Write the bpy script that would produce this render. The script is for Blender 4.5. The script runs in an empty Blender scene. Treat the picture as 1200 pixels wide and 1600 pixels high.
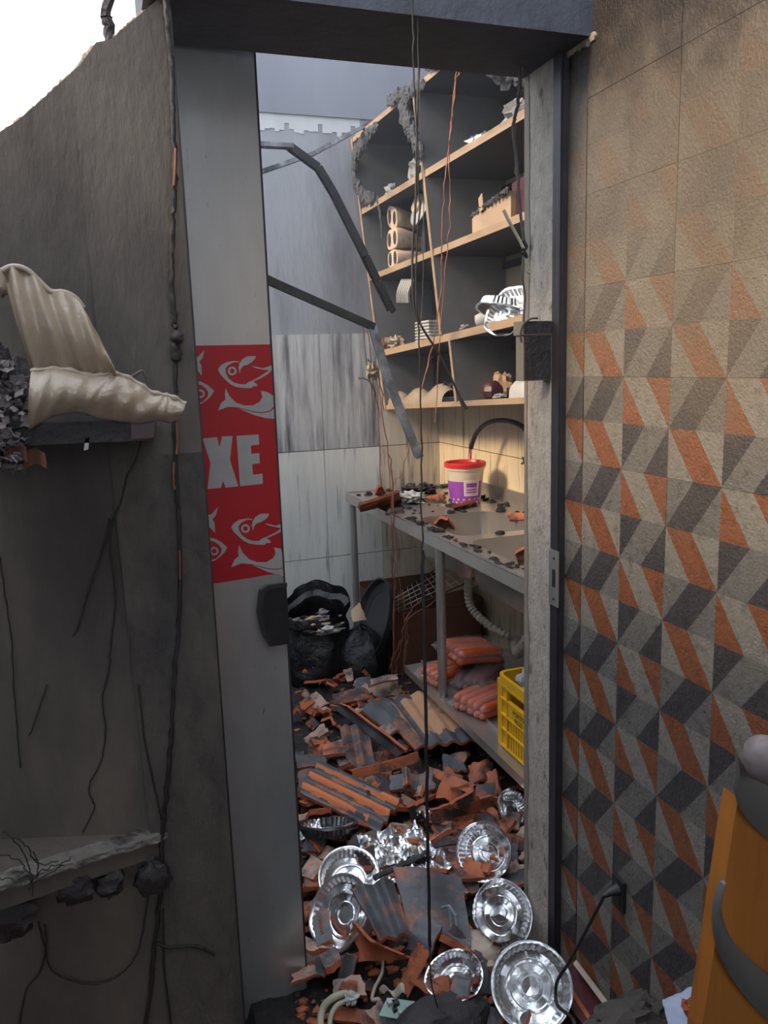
import bpy, math, random
from mathutils import Vector, Matrix, noise
random.seed(7)
SC = bpy.context.scene
COL = SC.collection

# ---------------------------------------------------------------- camera
F = 1245.0
def _n(v): return Vector(v).normalized()
_down = _n((217, -6700, -F)); _Zc = -_down
_A = _n((-444, 205, -F)); _Yc = (_A - _A.dot(_Zc) * _Zc).normalized(); _Xc = _Yc.cross(_Zc)
ROT = Matrix((_Xc, _Yc, _Zc))            # camera -> world
CAM = Vector((0, 0, 1.5))
cd = bpy.data.cameras.new('camera'); cam = bpy.data.objects.new('camera', cd); COL.objects.link(cam)
cd.sensor_fit = 'VERTICAL'; cd.sensor_height = 24; cd.lens = F / 1600 * 24; cd.clip_start = .02
cam.matrix_world = Matrix.Translation(CAM) @ ROT.to_4x4()
SC.camera = cam
SC.view_settings.view_transform = 'Standard'; SC.view_settings.look = 'None'
SC.view_settings.gamma = 1; SC.view_settings.use_curve_mapping = False
SC.view_settings.exposure = 0.5

# ---------------------------------------------------------------- sky and sun
W = bpy.data.worlds.new('sky'); SC.world = W; W.use_nodes = True
wn = W.node_tree; bg = wn.nodes['Background']
bg.inputs['Color'].default_value = (.80, .89, 1.0, 1); bg.inputs['Strength'].default_value = 2.1
sd = bpy.data.lights.new('sun', 'SUN'); sun = bpy.data.objects.new('sun', sd); COL.objects.link(sun)
sd.energy = 2.8; sd.color = (1, .75, .46); sd.angle = math.radians(12)
sun.rotation_euler = Vector((.84, .08, -.50)).to_track_quat('-Z', 'Y').to_euler()

# ---------------------------------------------------------------- helpers
def ray(px, py): return ROT @ Vector((px - 600, 800 - py, -F))
def P(px, py, ax, v):
    d = ray(px, py); i = 'XYZ'.index(ax); return CAM + d * ((v - CAM[i]) / d[i])
def PP(px, py, n, c):                     # plane n.x = c
    d = ray(px, py); n = Vector(n); return CAM + d * ((c - n.dot(CAM)) / n.dot(d))
def fn(x, y=0, z=0, s=1): return noise.noise(Vector((x * s, y * s, z * s)))

class MB:
    def __init__(s): s.v = []; s.f = []; s.m = []
    def quad(s, a, b, c, d, m=0):
        n = len(s.v); s.v += [Vector(a), Vector(b), Vector(c), Vector(d)]; s.f.append((n, n+1, n+2, n+3)); s.m.append(m); return s
    def poly(s, pts, m=0):
        n = len(s.v); s.v += [Vector(p) for p in pts]; s.f.append(tuple(range(n, n+len(pts)))); s.m.append(m); return s
    def hexa(s, p, m=0):                  # 8 points: bottom 4, top 4
        n = len(s.v); s.v += [Vector(q) for q in p]
        for q in ((3,2,1,0),(4,5,6,7),(0,1,5,4),(1,2,6,5),(2,3,7,6),(3,0,4,7)):
            s.f.append(tuple(n+i for i in q)); s.m.append(m)
        return s
    def box(s, a, b, m=0):
        x0,y0,z0 = [min(a[i],b[i]) for i in range(3)]; x1,y1,z1 = [max(a[i],b[i]) for i in range(3)]
        return s.hexa([(x0,y0,z0),(x1,y0,z0),(x1,y1,z0),(x0,y1,z0),(x0,y0,z1),(x1,y0,z1),(x1,y1,z1),(x0,y1,z1)], m)
    def prism(s, pts, d, m=0):
        d = Vector(d); n = len(s.v); k = len(pts); s.v += [Vector(p) for p in pts] + [Vector(p) + d for p in pts]
        s.f += [tuple(range(k-1+n, n-1, -1)), tuple(range(n+k, n+2*k))]; s.m += [m, m]
        for i in range(k):
            j = (i+1) % k; s.f.append((n+i, n+j, n+k+j, n+k+i)); s.m.append(m)
        return s
    def tube(s, pts, r, seg=6, m=0, taper=None, cap=True):
        pts = [Vector(p) for p in pts]; n0 = len(s.v); up = Vector((.13, .21, .97)); k = len(pts)
        for i, p in enumerate(pts):
            t = (pts[min(i+1, k-1)] - pts[max(i-1, 0)]).normalized()
            a = t.cross(up)
            if a.length < .05: a = t.cross(Vector((1, 0, 0)))
            a.normalize(); b = t.cross(a)
            rr = r if taper is None else r * taper(i / (k-1))
            for j in range(seg):
                an = 2*math.pi*j/seg; s.v.append(p + a*math.cos(an)*rr + b*math.sin(an)*rr)
        for i in range(k-1):
            for j in range(seg):
                q = (j+1) % seg; s.f.append((n0+i*seg+j, n0+i*seg+q, n0+(i+1)*seg+q, n0+(i+1)*seg+j)); s.m.append(m)
        if cap:
            s.f.append(tuple(n0+j for j in range(seg))[::-1]); s.m.append(m)
            s.f.append(tuple(n0+(k-1)*seg+j for j in range(seg))); s.m.append(m)
        return s
    def grid(s, fu, nu, nv, m=0, closeu=False):
        n = len(s.v)
        for j in range(nv+1):
            for i in range(nu + (0 if closeu else 1)):
                s.v.append(Vector(fu(i/nu, j/nv)))
        w = nu if closeu else nu+1
        for j in range(nv):
            for i in range(nu):
                q = (i+1) % w; s.f.append((n+j*w+i, n+j*w+q, n+(j+1)*w+q, n+(j+1)*w+i)); s.m.append(m)
        return s
    def lathe(s, prof, seg=32, org=(0,0,0), m=0, disp=None, cap=False):
        org = Vector(org); n = len(s.v)
        for k, (r, z) in enumerate(prof):
            for j in range(seg):
                a = 2*math.pi*j/seg; v = Vector((r*math.cos(a), r*math.sin(a), z))
                if disp: v += Vector(disp(a, r, z, k))
                s.v.append(org + v)
        for k in range(len(prof)-1):
            for j in range(seg):
                q = (j+1) % seg; s.f.append((n+k*seg+j, n+k*seg+q, n+(k+1)*seg+q, n+(k+1)*seg+j)); s.m.append(m)
        if cap:
            s.f.append(tuple(n+j for j in range(seg))[::-1]); s.m.append(m)
            l = n+(len(prof)-1)*seg; s.f.append(tuple(l+j for j in range(seg))); s.m.append(m)
        return s
    def shell(s, fu, nu, nv, nrm, t, m=0, me=None):   # thick sheet
        me = m if me is None else me; n = len(s.v)
        top = [Vector(fu(i/nu, j/nv)) for j in range(nv+1) for i in range(nu+1)]
        d = Vector(nrm).normalized()*t; s.v += top + [p - d for p in top]; k = len(top); w = nu+1
        for j in range(nv):
            for i in range(nu):
                a, b, c, e = j*w+i, j*w+i+1, (j+1)*w+i+1, (j+1)*w+i
                s.f.append((n+a, n+b, n+c, n+e)); s.m.append(m); s.f.append((n+k+e, n+k+c, n+k+b, n+k+a)); s.m.append(m)
        bd = [i for i in range(w)] + [j*w+nu for j in range(1, nv+1)] + [nv*w+i for i in range(nu-1, -1, -1)] + [j*w for j in range(nv-1, 0, -1)]
        for i in range(len(bd)):
            a, b = bd[i], bd[(i+1) % len(bd)]; s.f.append((n+b, n+a, n+k+a, n+k+b)); s.m.append(me)
        return s
    def xf(s, M):
        s.v = [M @ v for v in s.v]; return s
    def lump(s, c, r, seg=10, rings=7, amp=.25, sc=None, seed=0, m=0, fs=2.2):
        c = Vector(c); sc = Vector(sc or (1,1,1)); n = len(s.v)
        for k in range(rings+1):
            th = math.pi*k/rings
            for j in range(seg):
                a = 2*math.pi*j/seg; d = Vector((math.sin(th)*math.cos(a), math.sin(th)*math.sin(a), math.cos(th)))
                q = 1 + amp*noise.noise(d*fs + Vector((seed*3.1, seed, 0)))*1.6
                s.v.append(c + Vector((d.x*sc.x, d.y*sc.y, d.z*sc.z))*r*q)
        for k in range(rings):
            for j in range(seg):
                q = (j+1) % seg; s.f.append((n+k*seg+j, n+(k+1)*seg+j, n+(k+1)*seg+q, n+k*seg+q)); s.m.append(m)
        return s

WL = {}
def rootloc(o):
    while o.parent: o = o.parent
    return WL.get(o.name, Vector((0, 0, 0)))
def mkmesh(mb, name, mats, loc, smooth):
    me = bpy.data.meshes.new(name); me.from_pydata([v - loc for v in mb.v], [], mb.f)
    for m in (mats if isinstance(mats, (list, tuple)) else [mats]): me.materials.append(m)
    me.polygons.foreach_set('material_index', mb.m)
    if smooth: me.polygons.foreach_set('use_smooth', [True]*len(mb.f)); me.set_sharp_from_angle(angle=math.radians(smooth if smooth > 1 else 40))
    me.update(); return me
def part(name, mb, mats, parent, smooth=0, label=None, kind=None):
    o = bpy.data.objects.new(name, mkmesh(mb, name, mats, rootloc(parent), smooth)); COL.objects.link(o); o.parent = parent
    if label: o['label'] = label
    if kind: o['kind'] = kind
    return o
def thing(name, label, cat, loc, group=None):
    o = bpy.data.objects.new(name, None); COL.objects.link(o); o.location = loc; WL[o.name] = Vector(loc)
    o.empty_display_size = .05; o['label'] = label; o['category'] = cat
    if group: o['group'] = group
    return o
def solo(name, mb, mats, label, cat, group=None, smooth=0, kind=None):
    xs = [v.x for v in mb.v]; ys = [v.y for v in mb.v]; zs = [v.z for v in mb.v]
    loc = Vector(((min(xs)+max(xs))/2, (min(ys)+max(ys))/2, min(zs)))
    o = bpy.data.objects.new(name, mkmesh(mb, name, mats, loc, smooth)); COL.objects.link(o); o.location = loc; WL[o.name] = loc
    o['label'] = label; o['category'] = cat
    if group: o['group'] = group
    if kind: o['kind'] = kind
    return o
def struct(name, mb, mats, label=None, smooth=0):
    o = bpy.data.objects.new(name, mkmesh(mb, name, mats, Vector((0,0,0)), smooth)); COL.objects.link(o); o['kind'] = 'structure'
    if label: o['label'] = label
    return o
def curve(pts, n=6):                       # Catmull-Rom
    pts = [Vector(p) for p in pts]; out = []
    for i in range(len(pts)-1):
        p0, p1, p2, p3 = pts[max(i-1,0)], pts[i], pts[i+1], pts[min(i+2, len(pts)-1)]
        for k in range(n):
            t = k/n; out.append(.5*((2*p1)+(-p0+p2)*t+(2*p0-5*p1+4*p2-p3)*t*t+(-p0+3*p1-3*p2+p3)*t**3))
    out.append(pts[-1]); return out
def wob(pts, a, s, seed=0):
    return [p + Vector((fn(i*s, seed), fn(i*s, seed+9), fn(i*s, seed+19)))*a for i, p in enumerate(pts)]

# ---------------------------------------------------------------- materials
def mat(name, c1, c2=None, scale=8, rough=.7, metal=0, bump=0, bscale=None, stretch=(1,1,1), c3=None, s3=3, t3=.55, w3=.12,
        zs=None, rnd=0, coord='Object', spec=None, alpha=None, rvar=0, mode='pos', t1=.5, w1=.25):
    m = bpy.data.materials.new(name); m.use_nodes = True; nt = m.node_tree; N = nt.nodes; L = nt.links
    b = N['Principled BSDF']; b.inputs['Roughness'].default_value = rough; b.inputs['Metallic'].default_value = metal
    if spec is not None: b.inputs['Specular IOR Level'].default_value = spec
    if alpha is not None: b.inputs['Alpha'].default_value = alpha
    if coord == 'World': g = N.new('ShaderNodeNewGeometry'); vec = g.outputs['Position']
    else: vec = N.new('ShaderNodeTexCoord').outputs['Object']
    if coord != 'World' and rnd:
        oi = N.new('ShaderNodeObjectInfo'); ad = N.new('ShaderNodeVectorMath'); ad.operation = 'ADD'
        sc_ = N.new('ShaderNodeMath'); sc_.operation = 'MULTIPLY'; sc_.inputs[1].default_value = 37; L.new(oi.outputs['Random'], sc_.inputs[0])
        L.new(vec, ad.inputs[0]); L.new(sc_.outputs[0], ad.inputs[1]); vec = ad.outputs[0]
    mp = N.new('ShaderNodeMapping'); mp.inputs['Scale'].default_value = stretch; L.new(vec, mp.inputs[0]); vec2 = mp.outputs[0]
    def nz(sc, det=5, v=vec2):
        t = N.new('ShaderNodeTexNoise'); t.inputs['Scale'].default_value = sc; t.inputs['Detail'].default_value = det; t.inputs['Roughness'].default_value = .62
        L.new(v, t.inputs['Vector']); return t.outputs['Fac']
    def ramp(fac, lo, hi):
        r = N.new('ShaderNodeMapRange'); r.inputs[1].default_value = lo; r.inputs[2].default_value = hi; L.new(fac, r.inputs[0]); return r.outputs[0]
    def mix(f, a, bb):
        x = N.new('ShaderNodeMix'); x.data_type = 'RGBA'
        if isinstance(f, float): x.inputs[0].default_value = f
        else: L.new(f, x.inputs[0])
        for sck, val in ((x.inputs[6], a), (x.inputs[7], bb)):
            if isinstance(val, tuple): sck.default_value = (*val, 1)
            else: L.new(val, sck)
        return x.outputs[2]
    c = c1
    if c2: c = mix(ramp(nz(scale), t1-w1, t1+w1), c1, c2)
    if c3: c = mix(ramp(nz(s3, 6), t3-w3, t3+w3), c, c3)
    if zs:                                 # soot by height: list of (z0, z1, strength, colour)
        g2 = N.new('ShaderNodeNewGeometry'); sp = N.new('ShaderNodeSeparateXYZ'); L.new(g2.outputs['Position'], sp.inputs[0])
        for (z0, z1, st, cc) in zs:
            nn = N.new('ShaderNodeMath'); nn.operation = 'MULTIPLY_ADD'; nn.inputs[1].default_value = 1.0; L.new(nz(3.2, 6, mp.outputs[0] if coord == 'World' else g2.outputs['Position']), nn.inputs[0]); L.new(sp.outputs['Z'], nn.inputs[2])
            r = ramp(nn.outputs[0], z0+.5, z1+.5); mu = N.new('ShaderNodeMath'); mu.operation = 'MULTIPLY'; mu.inputs[1].default_value = st; L.new(r, mu.inputs[0])
            c = mix(mu.outputs[0], c, cc)
    if isinstance(c, tuple): b.inputs['Base Color'].default_value = (*c, 1)
    else: L.new(c, b.inputs['Base Color'])
    if bump:
        bp = N.new('ShaderNodeBump'); bp.inputs['Strength'].default_value = 1.0; bp.inputs['Distance'].default_value = bump
        L.new(nz(bscale or scale*4, 6), bp.inputs['Height']); L.new(bp.outputs[0], b.inputs['Normal'])
    if rvar:
        L.new(ramp(nz(scale*1.7, 4), .3, .7), (mr := N.new('ShaderNodeMapRange')).inputs[0])
        mr.inputs[3].default_value = max(0, rough-rvar); mr.inputs[4].default_value = min(1, rough+rvar); L.new(mr.outputs[0], b.inputs['Roughness'])
    return m
SOOT = (.012, .012, .014)
M = {}
M['sooty_plaster'] = mat('sooty_plaster', (.15,.122,.10), (.075,.061,.053), 9, .82, bump=.004, bscale=70, stretch=(1,1,.35), c3=(.05,.042,.042), s3=2.6, t3=.60, w3=.12, coord='World')
M['sooty_light'] = mat('sooty_light', (.11,.092,.078), (.055,.046,.043), 16, .8, bump=.006, bscale=60, stretch=(1,1,.5), c3=(.03,.028,.03), s3=4, t3=.6, w3=.12, coord='World')
M['veiled_soot'] = mat('veiled_soot', (.08,.09,.12), (.05,.055,.072), 12, .75, bump=.003, coord='World')  # soot, with the bluish lift of the haze veil put into its colour
M['broken_plaster'] = mat('broken_plaster', (.36,.29,.21), (.2,.16,.12), 30, .9, bump=.004, coord='World')
M['concrete'] = mat('concrete', (.54,.475,.41), (.34,.29,.245), 45, .92, bump=.009, bscale=120, stretch=(1,1,.55), c3=(.09,.08,.07), s3=30, t3=.66, w3=.06, coord='World')
M['mortar'] = mat('mortar', (.27,.22,.18), (.19,.155,.125), 14, .85, bump=.002, coord='World')
M['frame_metal'] = mat('frame_metal', (.050,.045,.052), (.028,.025,.03), 12, .5, .3, bump=.001, coord='World')
M['door_paint'] = mat('door_paint', (.66,.67,.67), (.54,.54,.54), 7, .26, .72, bump=.0006, bscale=18, stretch=(2,2,.6), c3=(.22,.21,.20), s3=38, t3=.71, w3=.05, coord='World')
M['sign_red'] = mat('sign_red', (.40,.012,.018), (.33,.010,.016), 5, .42, coord='World')
M['sign_grey'] = mat('sign_grey', (.36,.35,.34), (.31,.30,.29), 16, .5, coord='World')
M['ledge'] = mat('ledge', (.26,.235,.21), (.12,.105,.095), 22, .85, bump=.004, c3=(.035,.03,.03), s3=16, t3=.54, w3=.06, coord='World')
M['black_plastic'] = mat('black_plastic', (.012,.012,.014), (.025,.025,.028), 20, .42)
M['steel'] = mat('steel', (.60,.57,.54), (.40,.365,.33), 4, .28, .72, w1=.35, coord='World')
M['steel_dirty'] = mat('steel_dirty', (.28,.27,.27), (.10,.095,.095), 8, .5, .5, bump=.003, c3=(.03,.028,.03), s3=11, t3=.5, w3=.14, coord='World')
M['chrome'] = mat('chrome', (.7,.7,.7), rough=.15, metal=1)
M['foil'] = mat('foil', (.93,.94,.96), (.80,.81,.84), 10, .27, 1, bump=.003, bscale=10, rnd=1)
M['foil_dark'] = mat('foil_dark', (.30,.31,.34), (.08,.085,.1), 14, .3, 1, bump=.006, bscale=24)
M['terracotta'] = mat('terracotta', (.54,.155,.058), (.30,.08,.036), 14, .6, bump=.003, bscale=90, c3=(.035,.03,.034), s3=9, t3=.52, w3=.06, rnd=1)
M['terracotta_raw'] = mat('terracotta_raw', (.46,.125,.05), (.33,.085,.04), 30, .9, bump=.003, rnd=1)
M['tile_sooty'] = mat('tile_sooty', (.115,.118,.135), (.022,.021,.026), 9, .42, bump=.002, bscale=80, c3=(.30,.11,.055), s3=8, t3=.58, w3=.06, rnd=1)
M['tile_dusty'] = mat('tile_dusty', (.50,.33,.25), (.34,.22,.17), 12, .85, bump=.002, bscale=60, c3=(.08,.07,.075), s3=12, t3=.55, w3=.08, rnd=1)
M['tile_pale'] = mat('tile_pale', (.50,.27,.15), (.42,.21,.115), 9, .75, bump=.002, bscale=60, c3=(.12,.115,.12), s3=5, t3=.66, w3=.06, rnd=1)
M['tile_streak'] = mat('tile_streak', (.62,.18,.05), (.50,.13,.045), 9, .6, bump=.002, bscale=60, c3=(.12,.09,.085), s3=5, t3=.64, w3=.07, rnd=1)
M['ash'] = mat('ash', (.010,.009,.011), (.03,.027,.028), 30, .85, bump=.01, bscale=60, c3=(.09,.04,.027), s3=26, t3=.62, w3=.05, coord='World')
M['wood_raw'] = mat('wood_raw', (.42,.29,.185), (.32,.21,.13), 6, .7, stretch=(2,.5,2), bump=.001, c3=(.22,.14,.09), s3=7, t3=.62, w3=.12, coord='World')
M['shelf_side'] = mat('shelf_side', (.20,.19,.19), (.12,.115,.12), 5, .6, coord='World', c3=(.15,.14,.14), s3=3, t3=.66, w3=.15)
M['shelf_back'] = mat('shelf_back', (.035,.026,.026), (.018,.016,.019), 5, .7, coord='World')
M['wood_burnt'] = mat('wood_burnt', (.03,.028,.03), (.11,.11,.12), 26, .8, bump=.012, bscale=50, coord='World')
M['pale_board'] = mat('pale_board', (.38,.30,.21), (.30,.23,.16), 5, .7, coord='World')
M['paint_wall'] = mat('paint_wall', (.33,.34,.37), (.23,.24,.27), 3, .8, stretch=(1,1,.25), c3=(.13,.13,.15), s3=2.4, t3=.58, w3=.1, coord='World', bump=.002, bscale=40)
M['paint_upper'] = mat('paint_upper', (.21,.225,.27), (.15,.16,.20), 3, .8, stretch=(1,1,.25), coord='World')
M['paint_pale'] = mat('paint_pale', (.50,.51,.52), (.38,.39,.41), 8, .8, stretch=(1,1,.4), coord='World')
STK = dict(stretch=(6,6,.5), coord='World')
M['wall_tile_grey'] = mat('wall_tile_grey', (.58,.58,.58), (.33,.33,.34), 5, .45, c3=(.10,.10,.11), s3=4, t3=.56, w3=.12, bump=.001, **STK)
M['wall_tile_white'] = mat('wall_tile_white', (.74,.73,.69), (.60,.59,.56), 5, .4, c3=(.25,.24,.23), s3=6, t3=.66, w3=.08, bump=.001, **STK)
M['wall_tile_cream'] = mat('wall_tile_cream', (.70,.59,.42), (.56,.46,.33), 5, .42, c3=(.20,.15,.11), s3=6, t3=.62, w3=.06, bump=.001, **STK)
M['wall_tile_mid'] = mat('wall_tile_mid', (.64,.57,.47), (.48,.43,.36), 5, .42, c3=(.18,.15,.13), s3=6, t3=.60, w3=.08, bump=.001, **STK)
M['grout'] = mat('grout', (.10,.085,.075), rough=.9)
GZ = [(1.15,1.45,.22,(.17,.13,.085)), (1.40,1.75,.80,(.165,.125,.078)), (1.72,2.0,.60,(.075,.058,.048)), (1.94,2.10,.90,(.024,.019,.019))]
def ptile(n, c, c2): return mat(n, c, c2, 70, .36, bump=.0030, bscale=170, c3=tuple(x*.5 for x in c), s3=60, t3=.62, w3=.10, zs=GZ, coord='World')
M['pt_orange'] = ptile('tile_orange', (.26,.090,.036), (.21,.07,.03))
M['pt_dark'] = ptile('tile_dark', (.066,.057,.060), (.048,.043,.046))
M['pt_light'] = ptile('tile_light', (.265,.24,.205), (.22,.20,.17))
M['pt_grey'] = ptile('tile_grey', (.175,.162,.147), (.15,.14,.128))
M['melted'] = mat('melted', (.40,.315,.235), (.30,.23,.17), 7, .14, bump=.003, bscale=30, c3=(.33,.2,.13), s3=5, t3=.62, w3=.12)
M['charred'] = mat('charred', (.02,.017,.019), (.05,.04,.045), 18, .55, bump=.006)
M['ashflake'] = mat('ashflake', (.24,.20,.20), (.10,.08,.085), 14, .6, bump=.002, rnd=1)
M['copper'] = mat('copper', (.36,.15,.09), (.20,.08,.06), 40, .5, .5)
M['cable_black'] = mat('cable_black', (.012,.011,.012), (.03,.028,.028), 60, .6, bump=.001)
M['cable_grey'] = mat('cable_grey', (.12,.105,.095), (.05,.045,.045), 40, .7)
M['cable_cream'] = mat('cable_cream', (.50,.46,.34), (.36,.33,.25), 20, .5)
M['galv'] = mat('galv', (.52,.57,.64), (.26,.28,.32), 14, .4, .25, c3=(.04,.04,.05), s3=8, t3=.5, w3=.15)
M['galv_dark'] = mat('galv_dark', (.06,.062,.07), (.02,.02,.024), 14, .5, .4, c3=(.25,.26,.3), s3=30, t3=.68, w3=.05)
M['bucket_white'] = mat('bucket_white', (.66,.57,.46), (.56,.47,.38), 9, .38)
M['bucket_red'] = mat('bucket_red', (.55,.03,.035), rough=.35)
M['purple'] = mat('purple', (.30,.07,.42), (.24,.06,.36), 60, .4)
M['purple_pale'] = mat('purple_pale', (.62,.48,.62), rough=.45)
M['white_print'] = mat('white_print', (.75,.68,.62), rough=.5)
M['sausage'] = mat('sausage', (.62,.12,.035), (.46,.06,.02), 12, .25, c3=(.52,.16,.08), s3=9, t3=.6, w3=.12, bump=.002)
M['sausage_dark'] = mat('sausage_dark', (.16,.035,.03), (.08,.02,.02), 8, .3)
M['yellow'] = mat('yellow', (.86,.50,.02), (.70,.36,.015), 12, .42)
M['crate_print'] = mat('crate_print', (.10,.07,.03), rough=.7)
M['ice'] = mat('ice', (.52,.54,.58), (.38,.40,.43), 20, .3)
M['cardboard'] = mat('cardboard', (.17,.07,.04), (.10,.045,.03), 5, .85, coord='World')
M['cardboard_pale'] = mat('cardboard_pale', (.46,.32,.21), (.34,.23,.15), 8, .85, coord='World')
M['brick_cream'] = mat('brick_cream', (.62,.48,.36), (.50,.36,.26), 9, .7, c3=(.26,.15,.10), s3=14, t3=.66, w3=.1)
M['white_matte'] = mat('white_matte', (.55,.54,.52), (.36,.35,.34), 10, .6, bump=.003)
M['paper_ash'] = mat('paper_ash', (.36,.35,.36), (.16,.155,.16), 22, .8, bump=.005)
M['bag'] = mat('bag', (.008,.008,.011), (.016,.016,.02), 12, .32, bump=.02, bscale=14)
M['lid'] = mat('lid', (.022,.024,.029), (.035,.037,.043), 20, .42)
M['maroon'] = mat('maroon', (.09,.018,.022), (.05,.012,.016), 8, .4)
M['hose_grey'] = mat('hose_grey', (.46,.42,.36), (.34,.3,.26), 10, .45)
M['green_board'] = mat('green_board', (.20,.36,.31), (.30,.44,.38), 14, .5)
M['box_brown'] = mat('box_brown', (.30,.235,.165), (.22,.17,.12), 12, .7)
M['orange_wood'] = mat('orange_wood', (.46,.17,.03), (.30,.095,.02), 5, .4, stretch=(5,5,.6), c3=(.24,.07,.02), s3=7, t3=.62, w3=.1)
M['grey_band'] = mat('grey_band', (.20,.185,.17), (.14,.13,.125), 10, .45, .4)
M['pinkish'] = mat('pinkish', (.24,.19,.185), (.12,.095,.1), 18, .5, stretch=(1,1,5), c3=(.5,.48,.5), s3=9, t3=.68, w3=.08)
M['blue_cloth'] = mat('blue_cloth', (.46,.52,.68), (.30,.34,.46), 14, .7, bump=.003)
M['marble'] = mat('marble', (.46,.36,.29), (.34,.26,.21), 20, .6)
M['water'] = mat('water', (.05,.035,.05), rough=.04, spec=.8)
fm = bpy.data.materials.new('clear_film'); fm.use_nodes = True; _n_ = fm.node_tree; _b = _n_.nodes['Principled BSDF']
_b.inputs['Base Color'].default_value = (.8,.75,.78,1); _b.inputs['Roughness'].default_value = .12; _b.inputs['Alpha'].default_value = .11
_t = _n_.nodes.new('ShaderNodeTexNoise'); _t.inputs['Scale'].default_value = 22; _bp = _n_.nodes.new('ShaderNodeBump'); _bp.inputs['Distance'].default_value = .01
_n_.links.new(_t.outputs['Fac'], _bp.inputs['Height']); _n_.links.new(_bp.outputs[0], _b.inputs['Normal']); M['film'] = fm

# ================================================================ SETTING
XT = .921
struct('floor', MB().box((-2.2,-1.6,-.12), (1.75,4.1,0)), M['ash'])
# kitchen back wall: plaster, sloped broken top
BY = 3.95
bw = MB().prism([(-.55,BY,0),(1.85,BY,0),(1.85,BY,3.5),(.72,BY,3.5),(.45,BY,3.05),(.2,BY,2.6),(-.55,BY,2.05)], (0,.15,0))
wb = struct('wall_back', bw, M['paint_wall'])
part('upper_render', MB().box((.72,BY-.012,2.672),(1.70,BY,3.5)), M['paint_upper'], wb)
mb = MB()
for k in range(30):
    x = .60 + k*.0235; mb.box((x,BY-.003,2.672-.045-.035*abs(fn(k,3,0,.9))-(.02 if k%7 else -.02)),(x+.0235,BY,2.672))
part('pale_paint_band', mb, M['paint_pale'], wb)
# wall tiles on the back wall (30 x 57 cm)
zrows = [(-.05,.512),(.516,1.076),(1.080,1.656)]
def wtile(mb_name, parent, a, b, m):
    part('tile', MB().box(a, b), m, parent)
for r, (z0, z1) in enumerate(zrows):
    for c in range(-3, 5):
        x0 = 1.349 - .3*2 + c*.3 - (0); x1 = x0 + .298
        if x0 > 1.69: continue
        x1 = min(x1, 1.70)
        m = M['wall_tile_mid'] if x0 > 1.2 else (M['wall_tile_grey'] if r == 2 else M['wall_tile_white'])
        j = random.uniform(0, .002)
        wtile('tile', wb, (x0, BY-.010-j, max(z0,0)), (x1, BY, z1), m)
# kitchen right wall
KX = 1.70
wr = struct('wall_right', MB().box((KX,1.5,0),(KX+.15,BY+.15,3.5)), M['paint_wall'])
for r, (z0, z1) in enumerate(zrows + [(1.660,2.236)]):
    for c in range(8):
        y1 = BY-.012 - c*.3; y0 = y1-.298
        if y1 < 1.7: continue
        wtile('tile', wr, (KX-.010-random.uniform(0,.002), max(y0,1.62), max(z0,0)), (KX, y1, z1), M['wall_tile_cream'])
struct('wall_left_kitchen', MB().box((-.7,1.52,0),(-.55,BY+.15,2.0)), M['paint_wall'])
# jamb pier between kitchen and front room
struct('wall_jamb', MB().box((.905,1.50,0),(1.72,1.615,3.3)), M['concrete'])
pier = MB()
def rev(u, v):   # smooth mortar strip along the far edge of the reveal
    z = v*2.085; wv = .018 + .010*fn(z, 3, 0, 3.1) + .006*fn(z, 8, 0, 9)
    return (.9035, 1.615 - u*wv, z)
pier.grid(rev, 1, 60); pier.v = [v for v in pier.v]
struct('trim_1', pier, M['mortar'], 'smooth mortar strip on doorway reveal')
struct('wall_front_right', MB().box((XT+.008,-1.6,0),(XT+.2,1.5,2.9)), M['grout'])
# lintel
struct('trim_2', MB().box((.12,1.39,2.086),(XT+.02,1.62,2.24)).box((.12,1.44,2.24),(1.72,1.62,3.0)), M['veiled_soot'], 'soot blackened concrete lintel over the doorway')
# raised plaster chip at the corner of lintel and tiled wall
chip = MB()
for i in range(14):
    y = 1.385 + i*.0085; chip.lump((XT-.002, y, 2.083+.004*fn(i,0,0,.9)), .009, 6, 4, .3, (.5,1,1), i)
struct('trim_3', chip, M['broken_plaster'], 'broken plaster edge below the lintel')
# doorway wall on the left, broken sloping top
def wl(px, py): 
    p = P(px, py, 'Y', 1.42); return (p.x, 1.42, p.z)
top = [wl(262,-40), wl(252,-6), wl(205,34), wl(172,62), wl(150,66), wl(128,98), wl(95,128), wl(60,160), wl(25,190), wl(-10,212), (-.5,1.42,1.72), (-1.2,1.42,1.55)]
lw = MB().prism([(-1.2,1.42,0),(.156,1.42,0)] + top, (0,.09,0))
wlo = struct('wall_left', lw, M['sooty_plaster'])
# proud pilaster band along the doorway
pil = MB().hexa([(.020,1.408,0),(.156,1.408,0),(.156,1.42,0),(.020,1.42,0),(.004,1.408,1.36),(.156,1.408,1.36),(.156,1.42,1.36),(.004,1.42,1.36)])
pil.hexa([(.004,1.408,1.36),(.156,1.408,1.36),(.156,1.42,1.36),(.004,1.42,1.36),(.0,1.4195,1.95),(.156,1.4195,1.95),(.156,1.42,1.95),(.0,1.42,1.95)], 1)
part('pilaster', pil, [M['sooty_light'], M['sooty_plaster']], wlo)
crust = MB()
for i in range(46):                         # crumbling edge along the top of the wall
    t = i/45; k = t*8.999; a = Vector(top[1+int(k)]); b = Vector(top[2+int(k)]); p = a.lerp(b, k-int(k))
    crust.lump(p + Vector((0,.045,-.006)), .015+.008*abs(fn(i,1,0,.8)), 12, 8, .22, (1,1.8,.8), i)
part('broken_edge', crust, M['broken_plaster'], wlo, kind='stuff')
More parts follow.
